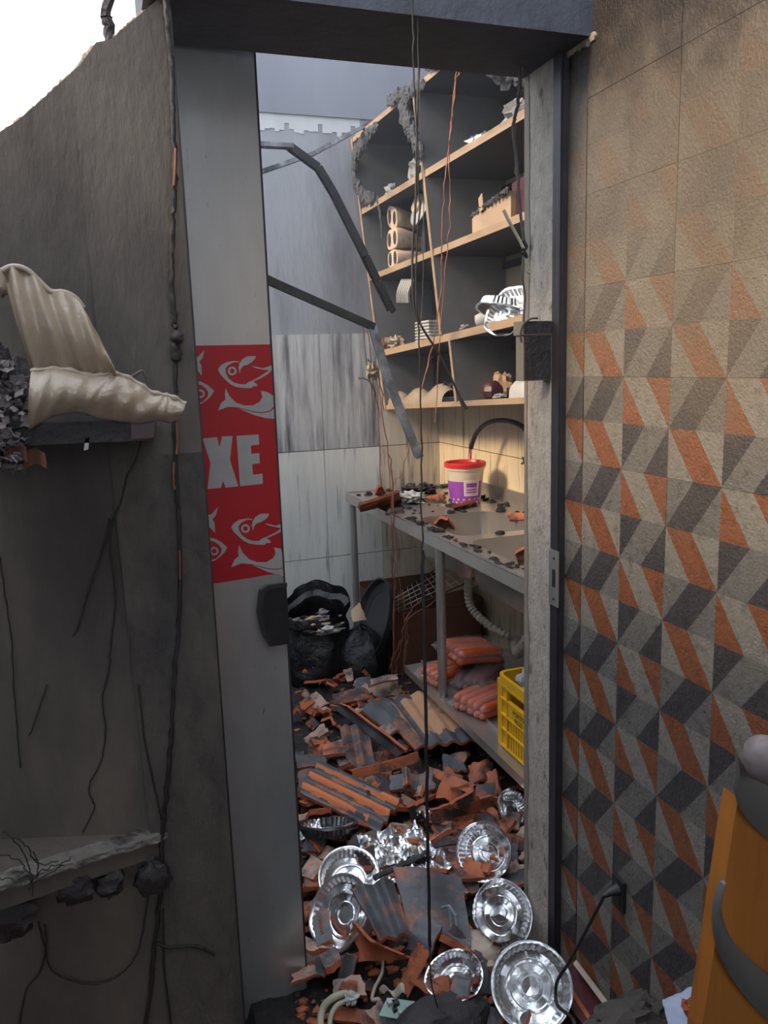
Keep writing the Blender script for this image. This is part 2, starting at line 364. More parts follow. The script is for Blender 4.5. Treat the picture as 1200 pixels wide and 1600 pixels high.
# burnt stick stuck at the broken top
solo('burnt_stick', MB().tube(wob(curve([P(172,66,'Y',1.45),P(170,40,'Y',1.45),P(165,18,'Y',1.45),P(178,-20,'Y',1.45)],4), .004,.9), .0075, 6, taper=lambda t: 1.3-.5*abs(t-.4)), M['charred'], 'burnt stick poking up from the broken wall top', 'stick')
# metal strip of door frame at left
fr = MB(); fr.box((.156,1.425,0),(.161,1.51,2.086)); fr.box((.161,1.47,0),(.1655,1.51,2.086))
struct('door_1', fr, M['frame_metal'], 'dark metal frame strip at left of doorway')
# right frame: dark channel + strike plate
fr = thing('door_frame', 'dark metal door frame channel between plaster reveal and patterned tiles', 'door frame', (.91,1.49,0)); del fr['category']; del fr['label']; fr['kind'] = 'structure'; fr.name = 'door_2'; WL['door_2'] = Vector((.91,1.49,0))
part('channel', MB().box((.9045,1.472,0),(.9085,1.50,2.086)).box((.9085,1.468,0),(.9205,1.474,2.086)).box((.9085,1.485,0),(.9205,1.50,2.086)), M['frame_metal'], fr)
sp = MB().box((.9015,1.462,.962),(.9035,1.5,1.088))
spo = part('strike_plate', sp, M['steel'], fr)
part('latch_hole', MB().box((.9008,1.474,1.005),(.9016,1.486,1.045)), M['black_plastic'], spo)
for z in (.978, 1.07): part('screw', MB().lathe([(.0001,0),(.0035,0),(.003,.0012),(.0001,.0014)],10).xf(Matrix.Translation((.9015,1.48,z)) @ Matrix.Rotation(-math.pi/2,4,'Y')), M['black_plastic'], spo)
# unseen front-room side wall, rear wall and roof remnant, sized to steer the light
struct('wall_side_unseen', MB().box((-1.45,-1.6,0),(-1.3,1.42,2.5)), M['sooty_plaster'])
struct('wall_rear_unseen', MB().box((-1.45,-1.75,0),(1.1,-1.6,1.35)), M['sooty_plaster'])


struct('ceiling', MB().box((-1.45,-1.75,2.5),(1.1,.15,2.58)), M['veiled_soot'])  # unseen slab, its extent set to dim the lower walls
# ---- patterned tile wall
def tile_mesh():
    w, p = .1315, .1735; mb = MB(); g = .0004
    def Y(s): return -s*w        # moving towards the camera
    def colum(s0, t0, mats):
        o, d, l, gr = mats
        shp = [(((0,0),(.5,.5),(0,.5)), o), (((0,.5),(.5,.5),(0,1)), d), (((0,0),(.5,0),(1,.5),(.5,.5)), l),
               (((.5,.5),(1,.5),(.5,1),(0,1)), gr), (((.5,0),(1,0),(1,.5)), o), (((1,.5),(1,1),(.5,1)), d)]
        for pts, m in shp:
            pts = [(s0+a, t0+b) for a, b in pts]
            lim = [q for q in clip(pts)]
            for sub, dt in lim:
                if len(sub) > 2: mb.poly([(0, Y(a), -(b+dt)*p) for a, b in sub][::-1], m)
    def clip(pts):                # wrap t into [0,1)
        out = []
        for k in (-1, 0, 1):
            a = cl(pts, k, 1); 
            if a: a = cl(a, k+1, -1)
            if a and len(a) > 2: out.append((a, -k))
        return out
    def cl(pts, v, sg):
        res = []; n = len(pts)
        for i in range(n):
            a, b = pts[i], pts[(i+1) % n]; da, db = sg*(a[1]-v), sg*(b[1]-v)
            if da >= -1e-9: res.append(a)
            if da*db < -1e-12: t = da/(da-db); res.append((a[0]+(b[0]-a[0])*t, v))
        return res
    # materials: 0 orange 1 dark 2 light 3 grey
    colum(0, .5, (2, 3, 0, 1)); colum(1, 0, (0, 1, 2, 3))
    # rim
    H, D = 2*w, p
    mb.quad((0,0,0),(0.007,0,0),(0.007,-H,0),(0,-H,0),3); mb.quad((0,0,-D),(0,-H,-D),(0.007,-H,-D),(0.007,0,-D),3)
    mb.quad((0,0,0),(0,0,-D),(0.007,0,-D),(0.007,0,0),3); mb.quad((0,-H,0),(0.007,-H,0),(0.007,-H,-D),(0,-H,-D),3)
    mb.v = [Vector((v.x, v.y*.997 - .0004, v.z*.997 - .0003)) for v in mb.v]
    return mkmesh(mb, 'patterned_tile', [M['pt_orange'], M['pt_dark'], M['pt_light'], M['pt_grey']], Vector((0,0,0)), 0)
tm = tile_mesh(); wfr = bpy.data.objects['wall_front_right']
for i in range(-1, 6):
    for j in range(17):
        y = 1.405 - i*.263; z = .9415 + .1735*(10-j)
        if z > 2.9 or z - .1735 < -.1 or (y-.263) < -.1: continue
        if i == -1: continue
        o = bpy.data.objects.new('tile', tm); COL.objects.link(o); o.parent = wfr; o.location = (XT + random.uniform(0,.0012), y, z)
# narrow cut tiles beside the frame
mb = MB(); w, p = .1315, .1735
for k in range(-6, 12):
    z = .9415 + k*p; y0 = 1.405; y1 = 1.4975; s = (y1-y0)/w
    # column mirrored type (orange/dark triangles, light/grey parallelograms), right line at y0 has stars at +.5
    T = lambda a, b: (XT, y0 + (1-a)*w, z - (b)*p)
    for pts, m in [(((.5,0),(1,0),(1,.5)),0),(((1,.5),(1,1),(.5,1)),1),(((.243,0),(.5,0),(1,.5),(.5,.5),(.243,.243)),2),(((.5,.5),(1,.5),(.5,1),(.243,1),(.243,.757)),3),
                   (((.243,.243),(.5,.5),(.243,.5)),0),(((.243,.5),(.5,.5),(.243,.757)),1)]:
        mb.poly([T(a, b-.5) for a, b in pts][::-1], m)
part('cut_tile_strip', mb, [M['pt_orange'], M['pt_dark'], M['pt_light'], M['pt_grey']], wfr)

hz = bpy.data.materials.new('haze'); hz.use_nodes = True; hn = hz.node_tree; hn.nodes.remove(hn.nodes['Principled BSDF'])
vs = hn.nodes.new('ShaderNodeVolumeScatter'); vs.inputs['Color'].default_value = (.78,.86,1,1); vs.inputs['Density'].default_value = .027; vs.inputs['Anisotropy'].default_value = .3
hn.links.new(vs.outputs[0], hn.nodes['Material Output'].inputs['Volume'])
solo('smoke_haze', MB().box((.0,1.70,1.25),(1.69,3.93,3.1)), hz, 'thin bluish smoke haze hanging in the upper kitchen', 'haze', kind='stuff')

# ================================================================ SLIDING DOOR
DN = Vector((math.sin(math.radians(-9)), math.cos(math.radians(9)), 0)); DC = DN.dot(Vector((.338,1.66,0)))
def D(px, py, off=0): return PP(px, py, DN, DC-off)
dr = thing('sliding_door', 'pale metal sliding door with red fish sign, half open in the doorway', 'door', (.1,1.62,0))
edge_t = D(390,42); edge_b = D(495,1600); ux = Vector((math.cos(math.radians(9)), math.sin(math.radians(9)), 0))
ex = edge_b.copy(); ex = D(425,590); R0 = Vector((ex.x, ex.y, 0)); 
L0 = R0 - ux*.62
pn = DN*.028
mb = MB().prism([R0+Vector((0,0,.01)), R0+Vector((0,0,2.17)), R0-ux*.185+Vector((0,0,2.17)), R0-ux*.30+Vector((0,0,1.86)), L0+Vector((0,0,1.60)), L0+Vector((0,0,.01))], pn)
part('panel', mb, M['door_paint'], dr)
e2 = R0 + ux*.004
part('edge_strip', MB().prism([R0+Vector((0,0,.01))-pn*.04, e2+Vector((0,0,.01))-pn*.04, e2+Vector((0,0,2.17))-pn*.04, R0+Vector((0,0,2.17))-pn*.04], pn*1.08), M['frame_metal'], dr)
def DL(x, z, off=0): return R0 - ux*x + Vector((0,0,z)) - DN*off       # x measured left from the right edge
def dxy(px, py): q = D(px, py); return ((R0-q).dot(ux), q.z)
zt = dxy(422,538)[1]; zb = dxy(444,894)[1]
sg = part('sign', MB().prism([DL(0,zb,.0004), DL(0,zt,.0004), DL(.60,zt,.0004), DL(.60,zb,.0004)], -DN*.0006), M['sign_red'], dr)
def zoomA(x, y): return (260+x*.18755, 500+y*.18755)
def zoomB(x, y): return (280+x*.18755, 760+y*.18755)
def sticker(name, pts, off, m=None, par=None):
    q = []
    for (px, py) in pts:
        x, z = dxy(px, py); q.append(DL(max(x, .0003), z, off))
    part(name, MB().prism(q, -DN*.0005), m or M['sign_grey'], par or sg)
def ring(cx, cy, r0, r1, zf, n=22):
    o = []; 
    for k in range(n+1):
        a = 2*math.pi*k/n; o.append(zf(cx+r1*math.cos(a), cy+r1*math.sin(a)))
    i = []
    for k in range(n+1):
        a = 2*math.pi*k/n; i.append(zf(cx+r0*math.cos(a), cy+r0*math.sin(a)))
    return o, i
def eye(cx, cy, r0, r1, zf):
    o, i = ring(cx, cy, r0, r1, zf); mb = MB()
    for k in range(len(o)-1):
        qs = []
        for p_ in (o[k], o[k+1], i[k+1], i[k]):
            x, z = dxy(*p_); qs.append(DL(max(x,.0003), z, .0016))
        mb.poly(qs)
    part('fish_eye', mb, M['sign_grey'], sg)
for zf, dy, zy in ((zoomA, 0, 1.0), (zoomB, -75, 1.0)):
    def T(pts): return [zf(x + (4 if dy else 0), y*1.0 + (dy if not (dy and y > 480) else -82)) for x, y in pts]
    cl_ = lambda pts: [(x, y) for x, y in pts]
    # head crescent of the upper right fish
    sticker('fish_head', T([(427,412),(455,375),(500,350),(560,341),(603,345),(603,352),(555,355),(515,375),(490,402),(492,440),(515,485),(560,520),(610,535),(660,535),(690,512),(720,512),(755,535),(752,553),(720,552),(705,568),(640,566),(580,558),(530,535),(480,490),(450,455)]), .0011)
    sticker('fish_fin', T([(598,402),(605,365),(630,328),(670,303),(740,300),(735,325),(710,350),(675,372),(640,382),(618,405),(610,448)]), .0014)
    sticker('fish_tail', T([(705,385),(740,388),(800,402),(850,388),(880,375),(884,402),(882,418),(840,452),(780,488),(730,510),(690,516),(740,492),(790,462),(830,435),(858,418),(800,413),(750,403)]), .0012)
    eye(546, 425, 20, 37, (lambda x, y, zf=zf, dy=dy: zf(x+(4 if dy else 0), y+dy)))
    # lower right fish (tail to the left)
    sticker('fish_body', T([(427,755),(455,690),(490,665),(485,620),(492,568),(525,635),(580,690),(650,712),(720,712),(775,680),(798,640),(785,590),(840,600),(890,630),(903,660),(903,720),(860,755),(800,768),(730,762),(600,728),(510,722)]), .0011)
    sticker('fish_belly', T([(600,735),(730,770),(800,776),(860,764),(905,738),(912,822),(830,818),(740,795),(660,762)]), .0013)
    # left pair
    sticker('fish_tail', T([(222,312),(262,308),(315,250),(300,318),(272,345),(290,380),(293,465),(265,430),(225,395)]), .0012)
    sticker('fish_head', T([(236,505),(290,515),(345,545),(395,590),(372,630),(335,668),(290,698),(255,705),(255,698),(305,680),(342,640),(348,600),(325,568),(285,540),(238,530)]), .0011)
    eye(282, 615, 20, 36, (lambda x, y, zf=zf, dy=dy: zf(x+(8 if dy else 0), y+(-77 if dy else 0))))
sticker('letter_x', [zoomA(*q) for q in [(300,988),(420,975),(440,1062),(462,970),(549,966),(528,1165),(598,1385),(492,1396),(470,1340),(452,1398),(341,1408),(365,1190)]], .0011)
sticker('letter_e', [zoomA(*q) for q in [(583,965),(765,953),(772,1038),(700,1046),(706,1115),(772,1108),(776,1195),(712,1202),(720,1288),(798,1280),(803,1364),(612,1384)]], .0011)
sticker('letter_i', [zoomA(*q) for q in [(200,995),(285,990),(318,1408),(220,1415)]], .0011)
# lock
def dpoly(pts, off): return [DL(max(x,0), z, off) for x, z in (dxy(*p_) for p_ in pts)]
lk = part('lock', MB().prism(dpoly([(404,920),(412,914),(451,908),(459,1000),(420,1007),(408,985),(400,955)], .001), -DN*.016), M['black_plastic'], dr)
part('lock_rim', MB().prism(dpoly([(404,918),(414,911),(452,906),(451,912),(414,918),(408,925),(404,955),(411,985),(421,1005),(416,1006),(405,985),(398,955)], .017), -DN*.004), M['frame_metal'], lk)
part('cylinder', MB().lathe([(.0001,.02),(.008,.02),(.009,.0)],14).xf(Matrix.Translation(D(432,962)) @ DN.to_track_quat('-Z','Y').to_matrix().to_4x4()), M['black_plastic'], lk)

# ================================================================ SHELF UNIT (leaning forward)
SN = (1,0,.1); SCN = 1.385+.13
def S(px, py, back=0):                      # point on the leaning front plane of the shelf
    return PP(px, py, SN, SCN+back)
def sx(z): return SCN - .1*z
sh = thing('wall_shelf', 'scorched wooden compartment shelf leaning from the kitchen wall above the sink', 'shelf', (1.5,3.1,1.25))
RY = 2.12
def board(pl, pr, th, name='shelf_board', m=None, mback=1.66, dz=0):
    a = S(*pl); b = S(*pr); k = (b.z-a.z)/(b.y-a.y)
    y0, y1 = 3.92, RY; z0 = a.z + k*(y0-a.y); z1 = a.z + k*(y1-a.y)
    mb = MB().hexa([(sx(z0),y0,z0-th),(sx(z1),y1,z1-th),(mback,y1,z1-th),(mback,y0,z0-th),(sx(z0),y0,z0),(sx(z1),y1,z1),(mback,y1,z1),(mback,y0,z0)])
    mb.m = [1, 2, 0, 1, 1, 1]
    part(name, mb, [m or M['wood_raw'], M['shelf_back'], M['shelf_side']], sh); return (z0, z1)
def zat(b, y): return b[0] + (b[1]-b[0])*(y-3.92)/(RY-3.92)
B1 = board((606,633),(831,620), .022)
B2 = board((605,545),(831,488), .030)
B3 = board((574,432),(833,325), .026)
B4 = board((566,326),(831,163), .026)
B5 = board((577,193),(716,76), .022)
def upright(y, zlo, zhi, th=.02, m=None, name='upright'):
    f = .004
    mb = MB().hexa([(sx(zlo)-f,y,zlo),(1.66,y,zlo),(1.66,y+th,zlo),(sx(zlo)-f,y+th,zlo),(sx(zhi)-f,y,zhi),(1.66,y,zhi),(1.66,y+th,zhi),(sx(zhi)-f,y+th,zhi)])
    o = part(name, mb, m or M['shelf_side'], sh)
    part('edge_band', MB().hexa([(sx(zlo)-f-.002,y-.001,zlo),(sx(zlo)-f,y-.001,zlo),(sx(zlo)-f,y+th+.001,zlo),(sx(zlo)-f-.002,y+th+.001,zlo),
        (sx(zhi)-f-.002,y-.001,zhi),(sx(zhi)-f,y-.001,zhi),(sx(zhi)-f,y+th+.001,zhi),(sx(zhi)-f-.002,y+th+.001,zhi)]), M['wood_raw'], o)
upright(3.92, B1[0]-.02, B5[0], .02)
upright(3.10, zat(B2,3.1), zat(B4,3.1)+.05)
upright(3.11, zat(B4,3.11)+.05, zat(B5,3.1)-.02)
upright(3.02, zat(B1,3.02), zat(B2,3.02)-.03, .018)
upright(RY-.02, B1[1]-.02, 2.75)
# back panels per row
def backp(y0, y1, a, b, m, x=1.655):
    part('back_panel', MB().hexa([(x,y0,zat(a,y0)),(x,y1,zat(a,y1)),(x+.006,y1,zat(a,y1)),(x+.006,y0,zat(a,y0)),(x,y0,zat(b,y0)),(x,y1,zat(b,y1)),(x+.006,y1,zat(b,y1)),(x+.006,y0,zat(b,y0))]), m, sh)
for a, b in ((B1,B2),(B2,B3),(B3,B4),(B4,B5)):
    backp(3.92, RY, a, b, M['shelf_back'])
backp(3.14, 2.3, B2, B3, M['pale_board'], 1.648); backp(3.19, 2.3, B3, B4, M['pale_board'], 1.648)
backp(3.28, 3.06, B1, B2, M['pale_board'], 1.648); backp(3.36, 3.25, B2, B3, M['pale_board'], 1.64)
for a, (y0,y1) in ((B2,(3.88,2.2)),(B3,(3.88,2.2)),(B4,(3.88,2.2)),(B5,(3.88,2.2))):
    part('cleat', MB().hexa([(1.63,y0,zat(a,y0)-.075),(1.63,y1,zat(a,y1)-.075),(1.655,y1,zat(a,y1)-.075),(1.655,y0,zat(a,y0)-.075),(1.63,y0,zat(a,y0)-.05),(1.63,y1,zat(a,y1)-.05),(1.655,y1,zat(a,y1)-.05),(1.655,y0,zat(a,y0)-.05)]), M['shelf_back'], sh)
# charred front facing hanging at the upper left bays
def rag(name, pts, thick, seed, m=M['wood_burnt']):
    mb = MB()
    for i in range(len(pts)-1):
        a = S(*pts[i][:2]); b = S(*pts[i+1][:2]); n = 5
        for k in range(n):
            p_ = a.lerp(b, k/n); r = (pts[i][2]*(1-k/n)+pts[i+1][2]*k/n)*.0029
            mb.lump(p_ + Vector((-.012, fn(i+k,seed,0,.8)*.01, fn(i,k,seed,.9)*.01)), r*(1+.35*fn(k*2.3,i,seed)), 9, 6, .6, (.5,1,1.1), seed+i*5+k, fs=3.4)
    part(name, mb, m, sh, kind='stuff', label='charred blistered remains of the shelf facing')
rag('charred_facing', [(592,198,6),(575,215,9),(562,235,11),(557,262,8),(560,288,8),(572,308,9),(590,308,6)], 1, 3)
rag('charred_facing', [(640,150,9),(636,172,12),(645,195,12),(655,222,10),(662,240,7)], 1, 11)
rag('charred_facing', [(612,160,6),(628,148,7),(650,140,7),(668,130,5)], 1, 17)
rag('charred_facing', [(672,105,5),(684,100,6),(694,94,4)], 1, 23)
part('hanging_strip', MB().tube(wob(curve([S(590,306),S(592,325),S(596,350),S(597,372)],4),.006,.7), .006, 6), M['wood_burnt'], sh)
# bundle of burnt stuff on the top shelf right
mb = MB()
for i in range(26):
    p_ = S(random.uniform(778,826), random.uniform(88,128), .08); mb.lump(p_, random.uniform(.02,.038), 8, 6, .6, (1,1,.8), i, fs=3)
solo('charred_bundle', mb, M['wood_burnt'], 'charred tangled bundle heaped at top right of the shelf', 'debris', smooth=60)

# ---- shelf contents
def onb(B, px, xo, up=0):                    # point on board B below pixel column px at depth xo behind the front edge
    for _ in range(1): pass
    lo, hi = 60., 660.
    for _ in range(40):
        mid = (lo+hi)/2; q = PP(px, mid, SN, SCN+xo)
        if q.z > zat(B, q.y): lo = mid
        else: hi = mid
    q = PP(px, (lo+hi)/2, SN, SCN+xo); return Vector((q.x, q.y, q.z+up))
def block(px, base, wy, dx, h, lab, seed, squash=0, tilt=0):
    t = thing('hollow_block', lab, 'block', base, 'stack of scorched cream blocks on the shelf')
    hole = .025
    def body(u, v):
        a = 2*math.pi*u; c, s = math.cos(a), math.sin(a); e = .75
        y = math.copysign(abs(c)**e, c)*wy/2; z = math.copysign(abs(s)**e, s)*h/2 + h/2
        taper = 1 - squash*v*v
        return base + Vector((dx*v, y*taper + .006*fn(v*3,u*6,seed), z*taper + tilt*y + .006*fn(u*6,v*3,seed+4)))
    mb = MB().grid(body, 28, 8, closeu=True)
    n = len(mb.v); mb.f.append(tuple(range(n-28, n))); mb.m.append(0)
    # front face with two holes: ring strips + recessed wells
    mb.f.append(tuple(range(27,-1,-1))); mb.m.append(0)
    part('body', mb, M['brick_cream'], t, 50)
    for s_ in (-1, 1):
        w = MB().lathe([(.0001,0),(hole*.85,0),(hole,-.003),(hole*.98,-.001)], 16)
        w.xf(Matrix.Translation(base + Vector((-.002, s_*wy*.24, h/2 + tilt*s_*wy*.24))) @ Matrix.Diagonal((1,.8,1.25,1)) @ Matrix.Rotation(-math.pi/2,4,'Y'))
        part('hole', w, M['charred'], t)
bp = onb(B3, 614, .012)
block(0, bp, .135, .13, .075, 'scorched cream block with two round holes, bottom of the stack of three', 1, .1)
block(0, bp + Vector((.0,.0,.077)), .145, .14, .095, 'rounded cream block with two oval holes, middle of the stack of three', 2, .45)
block(0, bp + Vector((.01,.02,.173)), .13, .12, .10, 'tilted cream block with burnt broken edge, top of the stack of three', 3, .5, .25)
def plate_stack(name, c, n, rx, lab, cat, m):
    for k in range(n):
        mb = MB().lathe([(.0001,.0),(rx*.6,.0),(rx*.7,.006),(rx,.012),(rx,.014),(rx*.68,.009),(.0001,.004)], 28, disp=lambda a,r,z,kk: (0,0,.003*math.sin(3*a+k)*r/rx))
        mb.xf(Matrix.Translation(c + Vector((random.uniform(-.006,.006),random.uniform(-.006,.006),k*.007))))
        solo(name, mb, m, lab, cat, 'plates piled on the shelf', 50)
# round white wall light shape behind cord
pl = onb(B3, 660, .12); q = PP(660, 322, SN, SCN+.1)
t = thing('round_lamp', 'round white lamp disc with cream centre standing in a shelf bay', 'lamp', (q.x+.02, q.y, pl.z))
R_ = Matrix.Translation(q) @ Matrix.Rotation(math.radians(-68),4,'Y')
part('disc', MB().lathe([(.0001,0),(.085,0),(.09,.006),(.085,.012),(.05,.018),(.0001,.02)], 32).xf(R_), M['white_matte'], t, 50)
part('centre', MB().lathe([(.042,.018),(.043,.03),(.036,.036),(.0001,.036)], 24).xf(R_), M['brick_cream'], t, 50)
part('stand', MB().box((q.x, q.y-.02, pl.z), (q.x+.03, q.y+.02, q.z-.06)), M['charred'], t)
# foil parcel and bag on the top-right board (B4)
def crumple(name, c, sc, r, seed, m, lab, cat, amp=.5, group=None, fs=3):
    return solo(name, MB().lump(c + Vector((0,0,r*sc[2]*.85)), r, 18, 12, amp, sc, seed, fs=fs), m, lab, cat, group, 28)
crumple('foil_parcel', onb(B4,757,.10), (1,1.5,.6), .05, 3, M['foil'], 'crumpled foil parcel on the upper right shelf board', 'foil')
crumple('burnt_paper', onb(B4,732,.08), (1,1.6,.35), .035, 5, M['paper_ash'], 'flat burnt paper scrap left of the foil parcel', 'paper')
crumple('burnt_paper', onb(B4,810,.08), (.8,1.4,.9), .05, 6, M['paper_ash'], 'stiff grey burnt paper bundle right of the foil parcel', 'paper')
crumple('burnt_paper', onb(B4,613,.05), (.8,1.6,.9), .032, 8, M['paper_ash'], 'pale ashy lump on the upper left shelf board', 'paper')
crumple('burnt_paper', onb(B4,652,.05), (.8,1.3,1.1), .042, 9, M['paper_ash'], 'pale ashy lump against the upright on the upper shelf board', 'paper')
# cardboard box, torn, with maroon box behind
a = onb(B3, 738, .03); b = onb(B3, 790, .03)
mb = MB().hexa([(a.x,a.y,a.z),(a.x+.02,b.y,b.z),(a.x+.18,b.y,b.z),(a.x+.18,a.y,a.z),(a.x,a.y,a.z+.07),(a.x+.02,b.y,b.z+.105),(a.x+.18,b.y,b.z+.105),(a.x+.18,a.y,a.z+.1)])
t = thing('cardboard_box', 'torn pale cardboard box with burnt top edge on the middle shelf', 'box', (a.x+.09,(a.y+b.y)/2,a.z))
part('box_body', mb, M['cardboard_pale'], t)
mb = MB()
for k in range(12):
    p_ = a.lerp(b, k/11); mb.lump(Vector((a.x+.005, p_.y, p_.z+.075+.03*k/11)), .011, 7, 5, .6, (1,1,1), k)
part('burnt_edge', mb, M['wood_burnt'], t, kind='stuff')
part('flap', MB().prism([Vector((a.x-.004,a.y-.07,a.z+.07)),Vector((a.x-.004,a.y-.10,a.z+.08)),Vector((a.x-.004,a.y-.09,a.z+.135)),Vector((a.x-.004,a.y-.06,a.z+.12))], (.003,0,0)), M['cardboard_pale'], t)
c = onb(B3, 800, .07); d = onb(B3, 836, .07)
solo('storage_box', MB().hexa([(c.x,c.y,c.z),(d.x,d.y-.1,d.z),(d.x+.15,d.y-.1,d.z),(c.x+.15,c.y,c.z),(c.x,c.y,c.z+.135),(d.x,d.y-.1,d.z+.15),(d.x+.15,d.y-.1,d.z+.15),(c.x+.15,c.y,c.z+.135)]), M['maroon'], 'dark maroon box behind the cardboard box', 'box')
# foil trays on B2 right
def tray_prof(R, h=.03): return [(.0001,.0015),(R*.22,.0015),(R*.25,.004),(R*.33,.004),(R*.36,.0015),(R*.52,.0015),(R*.55,.0035),(R*.60,.0035),(R*.63,.0015),(R*.80,.0015),(R*.83,.003),(R*.93,h),(R*.97,h+.0015),(R*1.03,h+.001),(R*1.04,h-.003)]
def foil_tray(c, nrm, R, seed, lab, amp=.008, bite=0, h=.03, m=None, group='round foil trays on the floor', ang=0, sq=1.0, flute=.0016):
    t = thing('foil_tray', lab, 'tray', c, group)
    rot = Vector(nrm).normalized().to_track_quat('Z','Y').to_matrix().to_4x4() @ Matrix.Rotation(ang,4,'Z')
    MT = Matrix.Translation(c) @ rot @ Matrix.Diagonal((1,sq,1,1))
    def disp(a, r, z, k):
        x, y = r*math.cos(a), r*math.sin(a)
        w = amp*(2.3*fn(x*12+seed, y*12, seed*.7) + 1.0*abs(fn(x*22, y*22+seed, 3.)))
        fl = flute*(1 if (int(round(a/(2*math.pi)*72)) % 2) else -1) if 10 <= k <= 12 else 0
        dn = 0
        if bite:
            q = math.cos(a-bite); dn = max(0, q-.35)*max(0, r/R-.25)
        return (math.cos(a)*(fl-dn*.35*R)*1.0, math.sin(a)*(fl-dn*.35*R), w*(1.3 if r < R*.8 else .7) + dn*.05)
    pr = tray_prof(R, h)
    mm = m or M['foil']
    pan = MB().lathe(pr[:12], 72, disp=disp).xf(MT); rim = MB().lathe(pr[11:], 72, disp=lambda a,r,z,k: disp(a,r,z,k+11)).xf(MT)
    part('pan', pan, mm, t, 24); part('rim', rim, mm, t, 35)
    return t
cc = onb(B2, 786, .09)
foil_tray(cc + Vector((0,0,.085)), (-.25,-.1,-1), .095, 2, 'upturned dusty foil tray on the lower right shelf', .004, h=.035, group=None, ang=.3)
foil_tray(cc + Vector((-.01,-.09,.03)), (-.75,-.3,.55), .10, 5, 'crumpled shiny foil tray leaning below the upturned tray', .012, group=None)
t = thing('glass_jar', 'small white cup lying on the shelf left of the foil trays', 'cup', onb(B2,742,.05)); c0 = onb(B2,742,.05)
part('cup_body', MB().lathe([(.0001,0),(.022,.004),(.03,.03),(.026,.065),(.018,.07),(.0001,.07)],20).xf(Matrix.Translation(c0+Vector((0,.0,.03))) @ Matrix.Rotation(math.radians(80),4,Vector((.6,1,0)))), M['white_matte'], t, 50)
t.name = 'cup'; WL['cup'] = Vector(t.location)
crumple('ash_lump', onb(B2,727,.06), (1,1,.9), .018, 4, M['paper_ash'], 'small grey lump beside the white cup', 'debris')
# left of B2: box of stacked plastic lids, burnt cloth, spoons
c0 = onb(B2, 662, .06)
for k in range(7):
    solo('plastic_container', MB().box((c0.x, c0.y-.09+.004*k, c0.z+.001+k*.014), (c0.x+.15, c0.y+.10-.006*k, c0.z+.012+k*.014)).tube([c0+Vector((-.002,-.08,.006+k*.014)), c0+Vector((-.002,.09,.006+k*.014))], .005, 6), M['white_matte'], 'thin pale plastic container in the stack on the lower left shelf', 'container', 'stacked plastic containers on the shelf')
crumple('melted_tub', onb(B2,618,.05), (.7,1.7,.7), .05, 21, M['melted'], 'melted pinkish tub slumped at left end of the shelf', 'tub', .5)
crumple('burnt_cup', onb(B2,602,.03), (.9,1,1), .032, 22, M['cardboard'], 'scorched brown cup at left end of the shelf', 'cup', .3)
# magazine bundle hanging above
t = thing('paper_bundle', 'curled bundle of ribbed white strips in the lower left bay', 'paper', S(632,472))
for k in range(6):
    a_ = S(622+k*3.2, 472, .03); b_ = S(629+k*3.2, 437, .03)
    part('strip', MB().tube(curve([a_, a_.lerp(b_,.5)+Vector((-.01,0,0)), b_],4), .0075, 5), M['white_matte'], t)
# B1 contents
def slump(u, v):
    a_ = onb(B1, 612, .04); b_ = onb(B1, 700, .04); p_ = a_.lerp(b_, u); hh = .05 + .018*math.sin(u*17) + .02*u
    return p_ + Vector((.02 + .05*math.cos(v*math.pi), 0, hh*math.sin(v*math.pi)))
solo('melted_tray', MB().shell(slump, 26, 8, (0,0,1), .003), M['melted'], 'melted wavy beige tray on the bottom left shelf', 'tray', smooth=60)
c0 = onb(B1, 680, .03)
for k in range(3):
    solo('plate', MB().box((c0.x,c0.y-.09,c0.z+.001+.009*k),(c0.x+.16,c0.y+.1-.01*k,c0.z+.007+.009*k)), M['white_matte'], 'flat white dish in the pile on the bottom left shelf', 'dish', 'flat white dishes on the bottom shelf')
crumple('burnt_cloth', onb(B1,697,.07)+Vector((0,0,.028)), (1,1.2,.7), .04, 25, M['charred'], 'black burnt cloth on the flat dishes', 'cloth')
crumple('cooking_pot', onb(B1,769,.08), (1,1,.85), .045, 27, M['maroon'], 'small dark round pot on the bottom right shelf', 'pot', .12)
crumple('wicker_basket', onb(B1,785,.17), (1,1.1,1.1), .05, 28, M['cardboard_pale'], 'frayed tan basket behind the dark pot', 'basket', .3)
crumple('grey_lump', onb(B1,780,.03), (1,1.6,.5), .02, 29, M['paper_ash'], 'grey ashy lump in front of the dark pot', 'debris')
a_ = onb(B1, 795, .05)
def rag_(u, v):
    y = a_.y - u*.22; return Vector((a_.x+.02+.07*math.cos(math.pi*v)*-1+.05, y, zat(B1,y)+.002+(.07+.012*fn(u*5,v*4))*math.sin(math.pi*v)**.6*(1-.35*(u-.4)**2)))
solo('white_cloth', MB().shell(rag_, 16, 12, (0,0,1), .004), M['white_matte'], 'folded off-white cloth at right end of the bottom shelf', 'cloth', smooth=60)

# ================================================================ SINK BENCH
sk = thing('sink_bench', 'stainless steel double sink bench with pipe legs and lower shelf', 'sink', (1.4,2.8,0))
X0, X1, YF, YN = 1.115, 1.69, 3.80, 1.66; ZT = .87
holes = [(1.185, 2.60, 1.52, 3.02), (1.185, 2.02, 1.52, 2.53)]
def rrect(x0, y0, x1, y1, r, n=6):
    pts = []
    for (cx, cy, a0) in ((x1-r,y1-r,0),(x0+r,y1-r,90),(x0+r,y0+r,180),(x1-r,y0+r,270)):
        for k in range(n+1): a = math.radians(a0+90*k/n); pts.append((cx+r*math.cos(a), cy+r*math.sin(a)))
    return pts
mb = MB(); 
